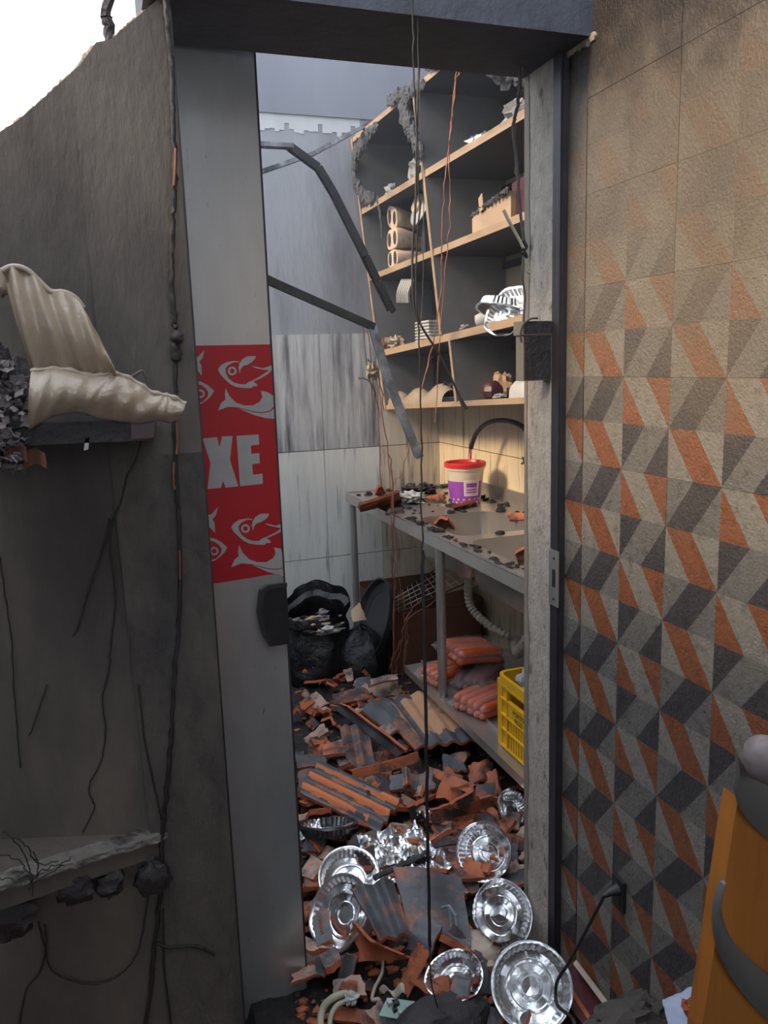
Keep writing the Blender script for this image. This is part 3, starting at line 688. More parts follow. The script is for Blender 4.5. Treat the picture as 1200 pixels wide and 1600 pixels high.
# top made from strips around the two bowls, corners filled with fans
xs = [X0, 1.185, 1.52, X1]
def q(x0,y0,x1,y1): mb.quad((x0,y0,ZT),(x1,y0,ZT),(x1,y1,ZT),(x0,y1,ZT))
q(X0,YN,X1,2.02); q(X0,2.53,X1,2.60); q(X0,3.02,X1,YF)
for (x0,y0,x1,y1) in holes:
    q(X0,y0,x0,y1); q(x1,y0,X1,y1); r = .06
    for (cx,cy,sx_,sy_) in ((x0,y0,1,1),(x1,y0,-1,1),(x1,y1,-1,-1),(x0,y1,1,-1)):
        n = 6; arc = [(cx+sx_*r*(1-math.sin(math.radians(90*k/n))), cy+sy_*r*(1-math.cos(math.radians(90*k/n))), ZT) for k in range(n+1)]
        mb.poly([(cx,cy,ZT)] + (arc if sx_*sy_ < 0 else arc[::-1]))
mb.box((X0-.002,YN,ZT-.045),(X0+.004,YF+.002,ZT+.004)); mb.box((X0,YF-.003,ZT-.045),(X1,YF+.003,ZT+.004))
mb.box((X0,YN,ZT+.001),(X0+.012,YF,ZT+.0045)); mb.box((X0,YF-.012,ZT+.001),(X1,YF,ZT+.0045))
part('worktop', mb, M['steel'], sk)
part('edge_highlight', MB().tube([(X0-.001,YN,ZT+.003),(X0-.001,YF,ZT+.003)], .0035, 8), M['chrome'], sk, 60)  # chrome bead added for the bright highlight along the bench edge
part('backsplash', MB().prism([(X1,YN,ZT),(X1,YF,ZT),(X1,YF,ZT+.02),(X1,3.45,ZT+.06),(X1,YN,ZT+.065)],(-.012,0,0)), M['steel'], sk)
for (x0,y0,x1,y1) in holes:
    prf = [(0,0),(0,-.012),(.004,-.13),(.02,-.165),(.05,-.175)]
    mb = MB(); n0 = 0; rings = []
    for (ins, dz) in prf:
        pts = rrect(x0+ins, y0+ins, x1-ins, y1-ins, max(.06-ins*.5,.02)); rings.append(len(mb.v)); mb.v += [Vector((a,b,ZT+dz)) for a,b in pts]
    k = len(pts)
    for i in range(len(prf)-1):
        for j in range(k): mb.f.append((rings[i]+j, rings[i]+(j+1)%k, rings[i+1]+(j+1)%k, rings[i+1]+j)); mb.m.append(0)
    mb.f.append(tuple(rings[-1]+j for j in range(k))); mb.m.append(0)
    bo = part('bowl', mb, M['steel'], sk, 40)
    cx, cy = (x0+x1)/2, (y0+y1)/2
    part('drain', MB().lathe([(.0001,0),(.03,0),(.035,-.001),(.03,-.05),(.0001,-.05)],20,(cx,cy,ZT-.17)), M['frame_metal'], bo)
    if y0 > 2.5: part('water', MB().poly([(a,b,ZT-.11) for a,b in rrect(x0+.004,y0+.004,x1-.004,y1-.004,.055)]), M['water'], bo)
for (x, y) in ((1.135,2.66),(1.135,3.76),(1.66,2.66),(1.66,3.76),(1.135,1.72)):
    part('leg', MB().tube([(x,y,0.0),(x,y,ZT-.02)], .018, 14), M['steel'], sk, 40)
ZS = .235
mb = MB().box((1.115,1.66,ZS-.004),(1.66,3.02,ZS)).box((1.113,1.66,ZS-.03),(1.118,3.02,ZS+.002)).box((1.19,1.66,ZS),(1.195,3.02,ZS+.012)).box((1.30,1.66,ZS),(1.305,3.02,ZS+.01))
part('lower_shelf', mb, M['steel'], sk)
def hose(pts, r, parent):
    c_ = curve(pts, 11); mb = MB(); mb.tube(c_, r, 12, taper=lambda t: 1 + (.16 if int(round(t*(len(c_)-1))) % 2 else -.14)); return part('drain_hose', mb, M['hose_grey'], parent, 0)
hose([(1.36,2.86,.68),(1.40,2.98,.56),(1.42,3.0,.46),(1.46,2.93,.40),(1.52,2.84,.36)], .017, sk)
hose([(1.38,2.30,.68),(1.40,2.42,.56),(1.44,2.60,.40),(1.50,2.74,.33),(1.56,2.86,.33),(1.62,2.9,.3)], .019, sk)

# soot and rubble on the worktop
mb = MB()
for i in range(150):
    y = random.uniform(2.58,3.75); x = random.uniform(1.13,1.68)
    if any(h[0]-.01 < x < h[2]+.01 and h[1]-.01 < y < h[3]+.01 for h in holes): 
        if random.random() < .6: x = random.uniform(1.54,1.68)
        else: x = 1.15
    r = random.uniform(.004,.016); mb.lump((x,y,ZT+r*.3), r, 6, 4, .5, (1.3,1.3,.6), i)
for i in range(30):
    mb.lump((random.uniform(1.125,1.175), random.uniform(1.9,2.6), ZT+.003), random.uniform(.004,.012), 6, 4, .5, (1.3,1.8,.4), i)
solo('charred_rubble', mb, M['ash'], 'loose black rubble and soot scattered over the steel worktop', 'rubble', kind='stuff')

# ---- roof tile helpers
def prof(s, ribs):                           # 0..1 across the tile
    f = (s*ribs) % 1.0
    return .5-.5*math.cos(2*math.pi*f)
def bil(c, u, v): return (c[0]*(1-u)+c[1]*u)*(1-v) + (c[2]*(1-u)+c[3]*u)*v
def jag(c, fu, seed, a):
    """displace the outline so edges look broken"""
    def g(u, v):
        p_ = Vector(fu(u, v)); ctr = (c[0]+c[1]+c[2]+c[3])/4
        e = max(abs(u-.5), abs(v-.5))*2
        k = a*(e**6)*(fn(u*3.3+seed+.37, v*3.3+.41, seed*1.3+.2)*1.3 + .5*fn(u*13.3+.2, v*13.3+.6, seed+.3))
        return p_ + (p_-ctr)*k
    return g
def tile_quad(name, corners, ribs, mats, lab, amp=.014, th=.012, seed=0, jg=.12, nu=18, nv=8, group=None, curl=0, parent=None, cat='roof tile', mark=None):
    c = [Vector(q_) for q_ in corners]
    nrm = (c[1]-c[0]).cross(c[2]-c[0]).normalized()
    if nrm.z < 0: nrm = -nrm
    def fu(u, v): return bil(c, u, v) + nrm*(amp*(prof(u, ribs) if ribs else 0) + curl*math.sin(math.pi*u))
    mb = MB().shell(jag(c, fu, seed, jg), nu, nv, nrm, th, 0, 1)
    if mark:
        t_ = [mark((i+.5)/nu, (j+.5)/nv) for j in range(nv) for i in range(nu)]
        for q_, val in enumerate(t_): mb.m[2*q_] = val
    return solo(name, mb, mats, lab, cat, group, 35)
def ZP(px, py, z): return P(px, py, 'Z', z)
TS = [M['tile_sooty'], M['terracotta_raw']]; TT = [M['terracotta'], M['terracotta_raw']]; TD = [M['tile_dusty'], M['terracotta_raw']]; TP = [M['tile_pale'], M['tile_sooty']]; TK = [M['tile_streak'], M['terracotta_raw']]
# fragments on the worktop
tile_quad('roof_tile_fragment', [ZP(562,786,.95),ZP(622,766,.95),ZP(560,797,.875),ZP(625,782,.875)], 0, TT, 'long terracotta tile fragment on far left corner of the worktop', seed=2, nu=8, nv=4)
tile_quad('roof_tile_fragment', [ZP(585,770,.95),ZP(602,768,.95),ZP(590,758,1.0),ZP(596,757,1.0)], 0, TT, 'small upright terracotta chip behind the long worktop fragment', seed=3, nu=6, nv=4)
tile_quad('roof_tile_fragment', [ZP(668,775,.90),ZP(695,772,.92),ZP(672,782,.88),ZP(697,786,.88)], 1, TT, 'terracotta tile fragment on the worktop left of the bucket', seed=4, nu=8, nv=4)
tile_quad('roof_tile_fragment', [ZP(705,790,.90),ZP(742,780,.90),ZP(712,792,.875),ZP(745,788,.875)], 0, TT, 'thin terracotta tile fragment in front of the bucket', seed=5, nu=8, nv=4)
tile_quad('roof_tile_fragment', [ZP(790,800,.90),ZP(830,802,.90),ZP(795,812,.875),ZP(832,812,.875)], 0, TT, 'terracotta tile fragment beside the bowl under the backsplash', seed=6, nu=8, nv=4)
tile_quad('roof_tile_fragment', [ZP(608,795,.89),ZP(628,792,.90),ZP(602,802,.875),ZP(632,800,.875)], 0, TS, 'small dark tile fragment near the worktop front edge', seed=7, nu=6, nv=4)
tile_quad('roof_tile_fragment', [ZP(678,815,.86),ZP(700,808,.90),ZP(695,823,.82),ZP(712,826,.80)], 1, TS, 'sooty tile piece tipped into the far sink bowl', seed=8, nu=8, nv=4)
tile_quad('roof_tile_fragment', [ZP(806,862,.86),ZP(835,852,.90),ZP(812,880,.80),ZP(840,882,.80)], 1, TT, 'orange and black tile piece tipped into the near sink bowl', seed=9, nu=8, nv=4)
crumple('melted_cup', ZP(643,783,.875), (1,1.5,.5), .045, 31, M['white_matte'], 'crumpled black and white melted packaging on the worktop', 'packaging', .7)
crumple('charred_lump', ZP(642,772,.875), (1,1.6,.6), .042, 33, M['charred'], 'black charred lump behind the crumpled packaging', 'debris', .7)
crumple('charred_lump', ZP(668,768,.875), (1,1.8,.6), .035, 34, M['charred'], 'black charred lump between packaging and bucket', 'debris', .7)

# ---- bucket
bc = Vector((1.515,3.245,ZT+.001))
bu = thing('bucket', 'cream plastic bucket with red rim and purple label on the worktop', 'bucket', bc)
part('tub', MB().lathe([(.0001,0),(.066,0),(.068,.004),(.084,.152),(.088,.153),(.090,.170),(.0001,.170)], 40, bc), M['bucket_white'], bu, 40)
part('rim', MB().lathe([(.088,.166),(.094,.166),(.095,.182),(.090,.186),(.083,.184),(.080,.176),(.0001,.172)], 40, bc), M['bucket_red'], bu, 40)
cang = math.atan2(-bc.y, -bc.x)
def patch(a0, a1, z0, z1, off, m, name, par, n=10):
    def fu(u, v):
        a = cang + math.radians(a0+(a1-a0)*u); z = z0+(z1-z0)*v; r = .068+.016*(z/.152)+off
        return bc + Vector((r*math.cos(a), r*math.sin(a), z))
    return part(name, MB().grid(fu, n, 2), m, par, 40)
lb = patch(-80, 62, .004, .105, .0012, M['purple'], 'label', bu, 24)
patch(-80, 62, .045, .105, .0009, M['purple'], 'label_band', bu, 24)
patch(-5, 48, .040, .112, .0018, M['white_print'], 'label_frame', lb); patch(0, 43, .047, .104, .0023, M['purple_pale'], 'label_panel', lb)
patch(4, 39, .080, .098, .0028, M['purple'], 'label_block', lb); patch(4, 39, .055, .060, .0028, M['purple'], 'label_line', lb); patch(4, 39, .066, .071, .0028, M['purple'], 'label_line', lb)
for k in range(7):
    patch(-78+k*20, -70+k*20, .006, .014, .0018, M['purple_pale'], 'label_scallop', lb, 3); patch(-70+k*20, -62+k*20, .020, .028, .0018, M['purple_pale'], 'label_scallop', lb, 3)

# ---- tap
tp = thing('swan_neck_tap', 'wall tap with black flexible swan neck and chrome spout', 'tap', (1.66,2.93,1.02))
tp.location = (1.66,2.93,1.02)
pts = [P(828,705,'X',1.655),P(828,685,'X',1.65),P(818,668,'X',1.635),P(800,659,'X',1.61),P(780,657,'X',1.59),P(760,662,'X',1.57),P(745,676,'X',1.555),P(738,692,'X',1.55),P(736,700,'X',1.55)]
part('neck', MB().tube(curve(pts,6), .011, 10), M['black_plastic'], tp, 60)
part('spout', MB().tube([P(736,699,'X',1.55),P(734,716,'X',1.55)], .009, 10), M['chrome'], tp, 60)
part('body', MB().tube([P(828,700,'X',1.655),P(827,735,'X',1.66)], .011, 10).tube([P(827,722,'X',1.66),P(827,722,'X',1.695)], .012, 10), M['chrome'], tp, 60)
hc = P(819,722,'X',1.64)
part('handle', MB().tube([hc+Vector((0,.012,.02)),hc+Vector((0,-.012,-.02))],.004,6).tube([hc+Vector((0,.022,-.010)),hc+Vector((0,-.022,.010))],.004,6).tube([hc,hc+Vector((.03,-.02,0))],.006,8), M['frame_metal'], tp)

# ---- sausage packs on the lower shelf
def pack(c, nx, L, r, ang, tilt, lab, m=M['sausage'], layers=2, seed=0):
    t = thing('sausage_pack', lab, 'food pack', c, 'packs of sausages on the lower shelf')
    MT = Matrix.Translation(c) @ Matrix.Rotation(ang,4,'Z') @ Matrix.Rotation(tilt,4,'Y')
    for l in range(layers):
        for k in range(nx):
            y = (k-(nx-1)/2)*r*1.95 + random.uniform(-.003,.003); z = r + l*r*1.7; b_ = random.uniform(-.01,.01)
            pt = [Vector((-L/2,y,z)),Vector((-L/4,y+b_,z+.004)),Vector((L/4,y+b_,z+.004)),Vector((L/2,y,z-.002))]
            o = MB().tube(curve(pt,4), r, 9, taper=lambda q_: max(.25, min(1, 5*min(q_,1-q_)+.25))**.6).xf(MT); part('sausage', o, m, t, 60)
    w = nx*r*2.25; H = layers*r*2
    def fu(u, v):
        a = 2*math.pi*u; cv = 2*v-1; e = (1-abs(cv)**5); 
        return MT @ Vector((cv*(L/2+.03), math.cos(a)*(w/2)*(.9+.1*e)+.006*fn(u*7,v*7,seed), H*.52 + math.sin(a)*(H*.58+.006)*e + .010*fn(v*8,u*9,seed)))
    part('clear_wrap', MB().grid(fu, 28, 18, closeu=True), M['film'], t, 60)
pack(Vector((1.25,2.50,ZS+.001)), 5, .22, .0165, .35, 0, 'clear pack of red sausages beside the yellow crate', seed=1)
pack(Vector((1.22,2.80,ZS+.001)), 4, .20, .017, .2, 0, 'clear pack of sausages lying at the far end under the top pack', seed=2)
pack(Vector((1.30,2.66,ZS+.035)), 4, .22, .017, .7, -.1, 'dark wine coloured pack of sausages beneath the top pack', M['sausage_dark'], seed=3)
pack(Vector((1.27,2.70,ZS+.115)), 5, .20, .018, .1, .12, 'pinkish pack of sausages on top of the pile', seed=4)

# ---- yellow crate
cr = thing('plastic_crate', 'yellow slatted plastic crate on the lower steel shelf', 'crate', (1.34,1.99,ZS))
cx0, cx1, cy0, cy1, cz0, cz1 = 1.15, 1.52, 1.74, 2.245, ZS+.001, ZS+.252
mb = MB(); pts = rrect(cx0,cy0,cx1,cy1,.035,5); k = len(pts); pin = rrect(cx0+.012,cy0+.012,cx1-.012,cy1-.012,.025,5)
for (o_, i_, z0, z1) in ((pts,pin,cz1-.03,cz1),):
    n = len(mb.v); mb.v += [Vector((*a,z0)) for a in o_]+[Vector((*a,z1)) for a in o_]+[Vector((*a,z1)) for a in i_]+[Vector((*a,z0)) for a in i_]
    for j in range(k):
        q_ = (j+1)%k
        for r_ in range(4): a_, b_ = r_*k, ((r_+1)%4)*k; mb.f.append((n+a_+j,n+a_+q_,n+b_+q_,n+b_+j)); mb.m.append(0)
part('rim', mb, M['yellow'], cr, 40)
part('base', MB().box((cx0+.01,cy0+.01,cz0),(cx1-.01,cy1-.01,cz0+.012)), M['yellow'], cr)
for (x,y) in ((cx0,cy0),(cx0,cy1-.03),(cx1-.03,cy0),(cx1-.03,cy1-.03)):
    part('corner_post', MB().box((x+.004,y+.004 if y<2 else y-.004,cz0),(x+.024,y+.026,cz1-.02)), M['yellow'], cr)
zl = [cz0+.005, cz0+.065, cz0+.115, cz0+.17, cz1-.035]
for i, z in enumerate(zl):
    part('rib', MB().box((cx0-.001,cy0+.03,z),(cx0+.014,cy1-.03,z+.006)), M['yellow'], cr)
    part('rib', MB().box((cx0+.03,cy1-.014,z),(cx1-.03,cy1+.001,z+.006)), M['yellow'], cr)
part('end_wall', MB().box((cx0+.02,cy1-.012,cz0),(cx1-.02,cy1-.008,cz1-.03)), M['yellow'], cr)
part('side_post', MB().box((cx0+.001,cy1-.075,cz0),(cx0+.014,cy1-.069,cz1-.03)).box((cx0+.008,cy1-.07,cz0),(cx0+.012,cy1-.03,cz1-.03)), M['yellow'], cr)
y = cy1-.085
for i in range(22):
    yy = y - i*.0165
    if yy < cy0+.04: break
    part('slat', MB().box((cx0+.004,yy-.011,cz0+.006),(cx0+.010,yy,zl[2])), M['yellow'], cr)
part('name_panel', MB().box((cx0+.002,cy0+.05,zl[2]),(cx0+.009,cy1-.08,zl[3]-.002)), M['yellow'], cr)
part('grip_bar', MB().box((cx0+.001,cy0+.03,cz1-.04),(cx0+.012,cy1-.03,cz1-.028)), M['yellow'], cr)
def text(body, loc, xdir, zdir, size, m, parent, name, ext=.0004):
    cu = bpy.data.curves.new(name,'FONT'); cu.body = body; cu.size = size; cu.extrude = ext; cu.align_x = 'CENTER'; cu.align_y = 'CENTER'
    o = bpy.data.objects.new(name, cu); COL.objects.link(o); dg = bpy.context.evaluated_depsgraph_get(); dg.update()
    me = bpy.data.meshes.new_from_object(o.evaluated_get(dg)); bpy.data.objects.remove(o); me.materials.clear(); me.materials.append(m)
    xd = Vector(xdir).normalized(); zd = Vector(zdir).normalized(); nd = xd.cross(zd)
    R = Matrix((xd, zd, nd)).transposed().to_4x4(); me.transform(Matrix.Translation(Vector(loc)-rootloc(parent)) @ R)
    r = bpy.data.objects.new(name, me); COL.objects.link(r); r.parent = parent; return r
text('PORTO', (cx0+.0015,cy1-.15,zl[3]-.018), (0,-1,0), (0,0,1), .022, M['crate_print'], cr, 'lettering')
text('FELIZ', (cx0+.0015,cy1-.15,zl[2]+.014), (0,-1,0), (0,0,1), .022, M['crate_print'], cr, 'lettering')
mb = MB()
for i in range(190):
    mb.lump((random.uniform(cx0+.03,cx1-.03),random.uniform(cy0+.03,cy1-.03),cz1-.035+random.uniform(-.02,.05)), random.uniform(.012,.024), 6, 4, .5, (1,1,1), i)
solo('crushed_ice', mb, M['ice'], 'whitish lumps of crushed ice filling the yellow crate', 'ice', kind='stuff')

# ---- back corner: box, rack, lid, bag
bx = thing('cardboard_box', 'large brown cardboard box in the back corner under the sink', 'box', (1.43,3.5,0))
part('box_side', MB().box((1.17,3.34,0),(1.64,3.345,.36)).box((1.17,3.80,0),(1.64,3.805,.40)).box((1.17,3.34,0),(1.175,3.80,.38)).box((1.635,3.34,0),(1.64,3.80,.38)), M['cardboard'], bx)
part('flap', MB().prism([(1.48,3.42,.40),(1.66,3.40,.42),(1.67,3.6,.50),(1.50,3.64,.50)],(0,0,.004)), M['cardboard_pale'], bx)
rk = thing('wire_rack', 'wire oven rack leaning on the brown cardboard box', 'rack', (1.3,3.3,.3))
ra, rb, rc, rd = P(612,962,'Y',3.32), P(742,905,'Y',3.1), P(615,930,'Y',3.6), P(700,878,'Y',3.5)
part('frame', MB().tube([ra,rb,rd,rc,ra], .003, 6), M['frame_metal'], rk)
for k in range(1,12): part('rod', MB().tube([ra.lerp(rb,k/12), rc.lerp(rd,k/12)], .0018, 5), M['steel'], rk)
for k in range(1,5): part('rod', MB().tube([ra.lerp(rc,k/5), rb.lerp(rd,k/5)], .0018, 5), M['steel'], rk)
ld = thing('round_pan', 'large black round pan standing on edge by the refuse bag', 'pan', (1.12,3.4,.02))
lc = P(589,972,'Y',3.42); nrm = Vector((-.93,.02,.36)).normalized()
LM = Matrix.Translation(lc) @ nrm.to_track_quat('Z','Y').to_matrix().to_4x4()
part('disc', MB().lathe([(.0001,0),(.17,0),(.19,.01),(.20,.035),(.208,.036),(.205,.03),(.195,.004),(.17,-.008),(.0001,-.008)],44).xf(LM), M['lid'], ld, 40)
part('inner_ring', MB().lathe([(.15,.0005),(.155,.004),(.16,.0005)],44).xf(LM), M['lid'], ld, 40)
bg_ = thing('refuse_bag', 'black plastic refuse bag torn open and full of scraps', 'bag', (.80,3.35,0))
def bagf(u, v):
    a = 2*math.pi*u; z = v*.40; r = .17*(math.sin(min(v*1.25+.25,1.25)*math.pi/1.6)**.6) if v < .9 else .15
    r *= 1 + .16*fn(math.cos(a)*2, math.sin(a)*2, z*7) + .05*fn(a*5, z*20)
    zz = z + (.07*max(0,math.sin(a)) + .05*max(0, math.cos(a-.6)))*v + .02*fn(a*2,v*4)
    return (.83+r*math.cos(a)*1.05, 3.42+r*math.sin(a)*.9, zz)
part('bag_skin', MB().grid(bagf, 48, 22, closeu=True), M['bag'], bg_, 30)
mb = MB()
for i in range(60):
    a = random.uniform(0,6.28); r = random.uniform(0,.13); c_ = Vector((.81+r*math.cos(a), 3.36+r*math.sin(a), .335+random.uniform(0,.05)))
    mb.lump(c_, random.uniform(.010,.024), 7, 5, .7, (1.4,1,.4), i, i % 4)
part('charred_scrap', mb, [M['ashflake'], M['charred'], M['white_matte'], M['cardboard_pale']], bg_, kind='stuff')
b2 = thing('refuse_bag', 'second black refuse bag slumped in front of the standing pan', 'bag', (1.0,3.35,0))
def bag2(u, v):
    a = 2*math.pi*u; r = .13*math.sin((.2+.8*v)*math.pi)**.5*(1+.2*fn(math.cos(a)*2,math.sin(a)*2,v*3+5))
    return (1.02+r*math.cos(a), 3.34+r*math.sin(a)*.8, v*.33+.02*fn(a,v*5))
part('bag_skin', MB().grid(bag2, 40, 16, closeu=True), M['bag'], b2, 30)
tile_quad('cardboard_scrap', [P(548,955,'Y',3.3),P(562,940,'Y',3.3),P(552,972,'Y',3.22),P(573,968,'Y',3.25)], 0, [M['cardboard_pale'],M['cardboard']], 'torn tan cardboard scrap between bag and pan', amp=0, th=.003, seed=5, nu=6, nv=6, cat='cardboard')

# ================================================================ DEBRIS FIELD
def hgt(x, y):
    h = .045 + .03*fn(x*4, y*4, 2) + .03*max(0, (y-1.9)) 
    if x > 1.13: h = min(h, .06)
    return max(.012, h)
def df(u, v):
    x = .18 + u*1.5; y = 1.36 + v*2.56
    return (x, y, (hgt(x,y) + .014*fn(x*22,y*22,1)) if .18 < x < (1.66 if y > 1.66 else .87) else -.01)
solo('ash_bed', MB().grid(df, 70, 110), M['ash'], 'bed of black ash and wet grit under the fallen roof tiles', 'ash', kind='stuff')
# named big pieces
def zq(l, *z):
    z = z if len(z) == 4 else (z[0],)*4
    return [ZP(a, b, h) for (a, b), h in zip(l, z)]
big = [
 ([(500,1188),(470,1238),(628,1248),(592,1300)], (.17,.15,.15,.12), 3, TK, 'large orange ribbed roof tile with soot streaks, nearest the door edge', .016, .04),
 ([(590,1098),(690,1075),(648,1172),(745,1156)], (.17,.19,.14,.16), 4, TP, 'large pale ribbed roof tile with burnt grey lower edge, before the sink leg', .014, .04),
 ([(521,1102),(545,1102),(622,1180),(640,1172)], (.17,.22,.15,.20), 1, TS, 'narrow dark roof tile lying on edge left of the pale tile', .008, .08),
 ([(565,1110),(598,1086),(606,1142),(636,1128)], (.16,.17,.14,.15), 1, TS, 'grey curved roof tile tucked behind the dark edge-on tile', .012, .06),
 ([(530,1136),(575,1130),(543,1200),(586,1197)], (.15,.16,.12,.12), 2.5, TS, 'grey ribbed roof tile with orange left side, near the floor centre', .012, .07),
 ([(580,1062),(620,1054),(584,1090),(622,1086)], (.22,.24,.16,.16), 0, TD, 'dusty pink roof tile with lipped top edge, at the wire bundle foot', .0, .15),
 ([(578,1062),(620,1053),(580,1070),(621,1061)], (.235,.255,.225,.245), 1, TD, 'dusty lip fragment on top of the pink tile', .006, .08),
 ([(550,1203),(652,1176),(556,1217),(657,1190)], (.15,.17,.12,.14), 1, TT, 'long narrow orange tile piece above the large streaked tile', .012, .12),
 ([(668,1196),(742,1226),(664,1208),(736,1242)], (.14,.13,.12,.11), 1, TT, 'orange narrow tile piece running down right below the pale tile', .012, .12),
 ([(672,1266),(768,1240),(676,1290),(775,1256)], (.17,.17,.12,.12), .5, TT, 'jagged orange tile piece above the curled foil tray', .012, .22),
 ([(612,1212),(678,1208),(610,1234),(680,1236)], (.13,.13,.11,.11), 1.5, TS, 'short grey ribbed tile piece in the middle of the heap', .010, .12),
 ([(628,1200),(640,1200),(630,1228),(643,1226)], (.17,.17,.14,.14), 1, TS, 'stubby grey tile bar standing on the short ribbed piece', .008, .1),
 ([(628,1240),(668,1262),(626,1252),(664,1276)], (.13,.13,.11,.11), 1, TD, 'brownish slat-shaped tile piece right of the streaked tile', .006, .1),
 ([(551,1390),(614,1376),(594,1470),(642,1462)], (.20,.21,.17,.18), 2, TS, 'dark ribbed roof tile leaning over the oval foil tray', .014, .06),
 ([(612,1352),(722,1370),(640,1454),(738,1482)], (.15,.14,.11,.11), 1.2, TS, 'wide blackened roof tile at the centre front of the heap', .010, .06),
 ([(546,1438),(598,1470),(562,1502),(655,1494)], (.16,.18,.10,.13), .5, TT, 'broken orange tile curving under the dark ribbed tile', .03, .2),
 ([(650,1470),(672,1490),(626,1532),(638,1558)], (.18,.16,.10,.08), .5, TT, 'sooty tile shard with orange broken edge left of the front trays', .008, .12),
 ([(484,1410),(508,1392),(495,1478),(520,1466)], (.13,.14,.10,.11), 0, TS, 'flat dark tile beside the door bottom edge', .0, .05),
 ([(538,1490),(561,1494),(526,1534),(550,1540)], (.12,.12,.07,.07), .5, TS, 'small curved grey tile piece below the oval foil tray', .014, .1),
 ([(556,1332),(584,1322),(566,1350),(590,1358)], (.16,.17,.13,.13), 0, TT, 'small orange triangular tile chip on the crumpled foil', .0, .25),
 ([(672,1342),(745,1325),(684,1382),(757,1370)], (.11,.11,.10,.10), 1, TT, 'flat grey and orange tile inside the curled foil tray', .008, .12),
 ([(730,1195),(770,1190),(735,1225),(772,1218)], (.12,.13,.10,.10), 1, TT, 'purple brown tile piece beneath the lower shelf edge', .014, .2),
 ([(690,1178),(728,1180),(694,1208),(728,1210)], (.12,.12,.10,.10), .5, TS, 'rounded brown tile piece below the pale tile', .02, .25),
 ([(745,1225),(775,1222),(742,1248),(768,1250)], (.13,.12,.12,.12), 0, TS, 'pale grey flat tile chip near the shelf edge', .0, .15),
 ([(466,1300),(520,1330),(462,1318),(515,1345)], (.12,.12,.10,.10), 0, TS, 'dark thin tile sliver beside the folded foil tray', .0, .12),
 ([(463,1180),(510,1182),(464,1200),(508,1200)], (.13,.13,.12,.12), 1, TS, 'grey tile strip at the door edge above the streaked tile', .008, .1),
 ([(466,1205),(498,1196),(465,1235),(485,1222)], (.12,.12,.1,.1), 0, TS, 'bluish grey tile chip tucked behind the streaked tile', .0, .12),
 ([(520,1085),(575,1075),(522,1100),(580,1095)], (.17,.17,.15,.15), .5, TT, 'orange curved tile piece among the far rubble', .016, .2),
 ([(555,1060),(590,1058),(556,1080),(592,1076)], (.17,.17,.14,.14), 1, TS, 'grey tile piece behind the orange curved one', .008, .15),
 ([(700,1255),(735,1235),(712,1262),(745,1246)], (.2,.2,.17,.17), 0, TT, 'thin orange tile strip crossing above the curled tray', .0, .2),
]
for i, (px, z, ribs, mt, lab, amp, jg) in enumerate(big):
    nv = 10 if i < 2 else 7
    mk = None
    if i == 0: mk = lambda u, v: 2 if (prof(u, 3) < .38+.35*fn(u*9, v*7, 3) or (.10 < u < .20 and v < .8) or (v > .55 and u > .8 and fn(u*5,v*5,1) > -.1)) else 0
    if i == 1: mk = lambda u, v: 2 if (v > .80+.1*fn(u*6,0,1) or u < .16+.08*fn(v*6,1,1) or (u < .40 and prof(u,4) < .3) or (v < .10 and u < .5)) else 0
    if i == 17: TXT = zq(px, *z)
    if mk: mt = mt[:1] + [M['terracotta_raw']] + [M['tile_sooty']]
    o = tile_quad('roof_tile' if i < 6 or i in (13,14) else 'roof_tile_fragment', zq(px,*z), ribs, mt, lab, amp, .011, i*1.7+1, jg, 64 if i < 2 else 16, 32 if i < 2 else nv, mark=mk)
c4t = [Vector(q_) for q_ in TXT]; to = [o for o in bpy.data.objects if o.get('label','') == 'flat dark tile beside the door bottom edge'][0]
mid = bil(c4t,.42,.55); xd = (bil(c4t,.45,1)-bil(c4t,.40,0)); nd = (c4t[1]-c4t[0]).cross(c4t[2]-c4t[0]); nd = nd if nd.z > 0 else -nd
text('L CONTINA', mid+nd.normalized()*.0012, xd, nd.cross(xd), .014, M['terracotta_raw'], to, 'lettering')
so_ = [o for o in bpy.data.objects if o.get('label','').startswith('large orange ribbed')][0]; c0_ = [Vector(q_) for q_ in zq(big[0][0], *big[0][1])]
for u_ in (.18,.30):
    p_ = bil(c0_, u_, .62 if u_ < .2 else .68); part('nail_hole', MB().lathe([(.0001,.004),(.004,.004),(.006,.006),(.0075,.003)],12).xf(Matrix.Translation(p_+Vector((0,0,.009)))), M['charred'], so_)

# random fragments sharing meshes
def frag_mesh(seed):
    rr = random.Random(seed); L = rr.uniform(.05,.11); Wd = rr.uniform(.035,.08)
    c = [Vector((-L/2*rr.uniform(.6,1.2), -Wd/2*rr.uniform(.6,1.2), 0)), Vector((L/2*rr.uniform(.7,1.1), -Wd/2*rr.uniform(.5,1.2), 0)),
         Vector((-L/2*rr.uniform(.6,1.1), Wd/2*rr.uniform(.6,1.1), 0)), Vector((L/2*rr.uniform(.5,1.2), Wd/2*rr.uniform(.6,1.2), 0))]
    ribs = rr.choice([0,.5,.5,1,1,1.5]); amp = rr.choice([.008,.014,.022]); ph = rr.random()
    def fu(u, v): return bil(c,u,v) + Vector((0,0,amp*(prof(u*.999+ph*0, ribs) if ribs else 0)))
    mb = MB().shell(jag(c, fu, seed, .18), 8, 6, (0,0,1), rr.uniform(.009,.013), 0, 1)
    mt = [TT,TS,TD,TT,TS,TS,TD,TT][seed % 8]
    return mkmesh(mb, 'roof_tile_fragment', mt, Vector((0,0,0)), 35)
FM = [frag_mesh(k) for k in range(32)]
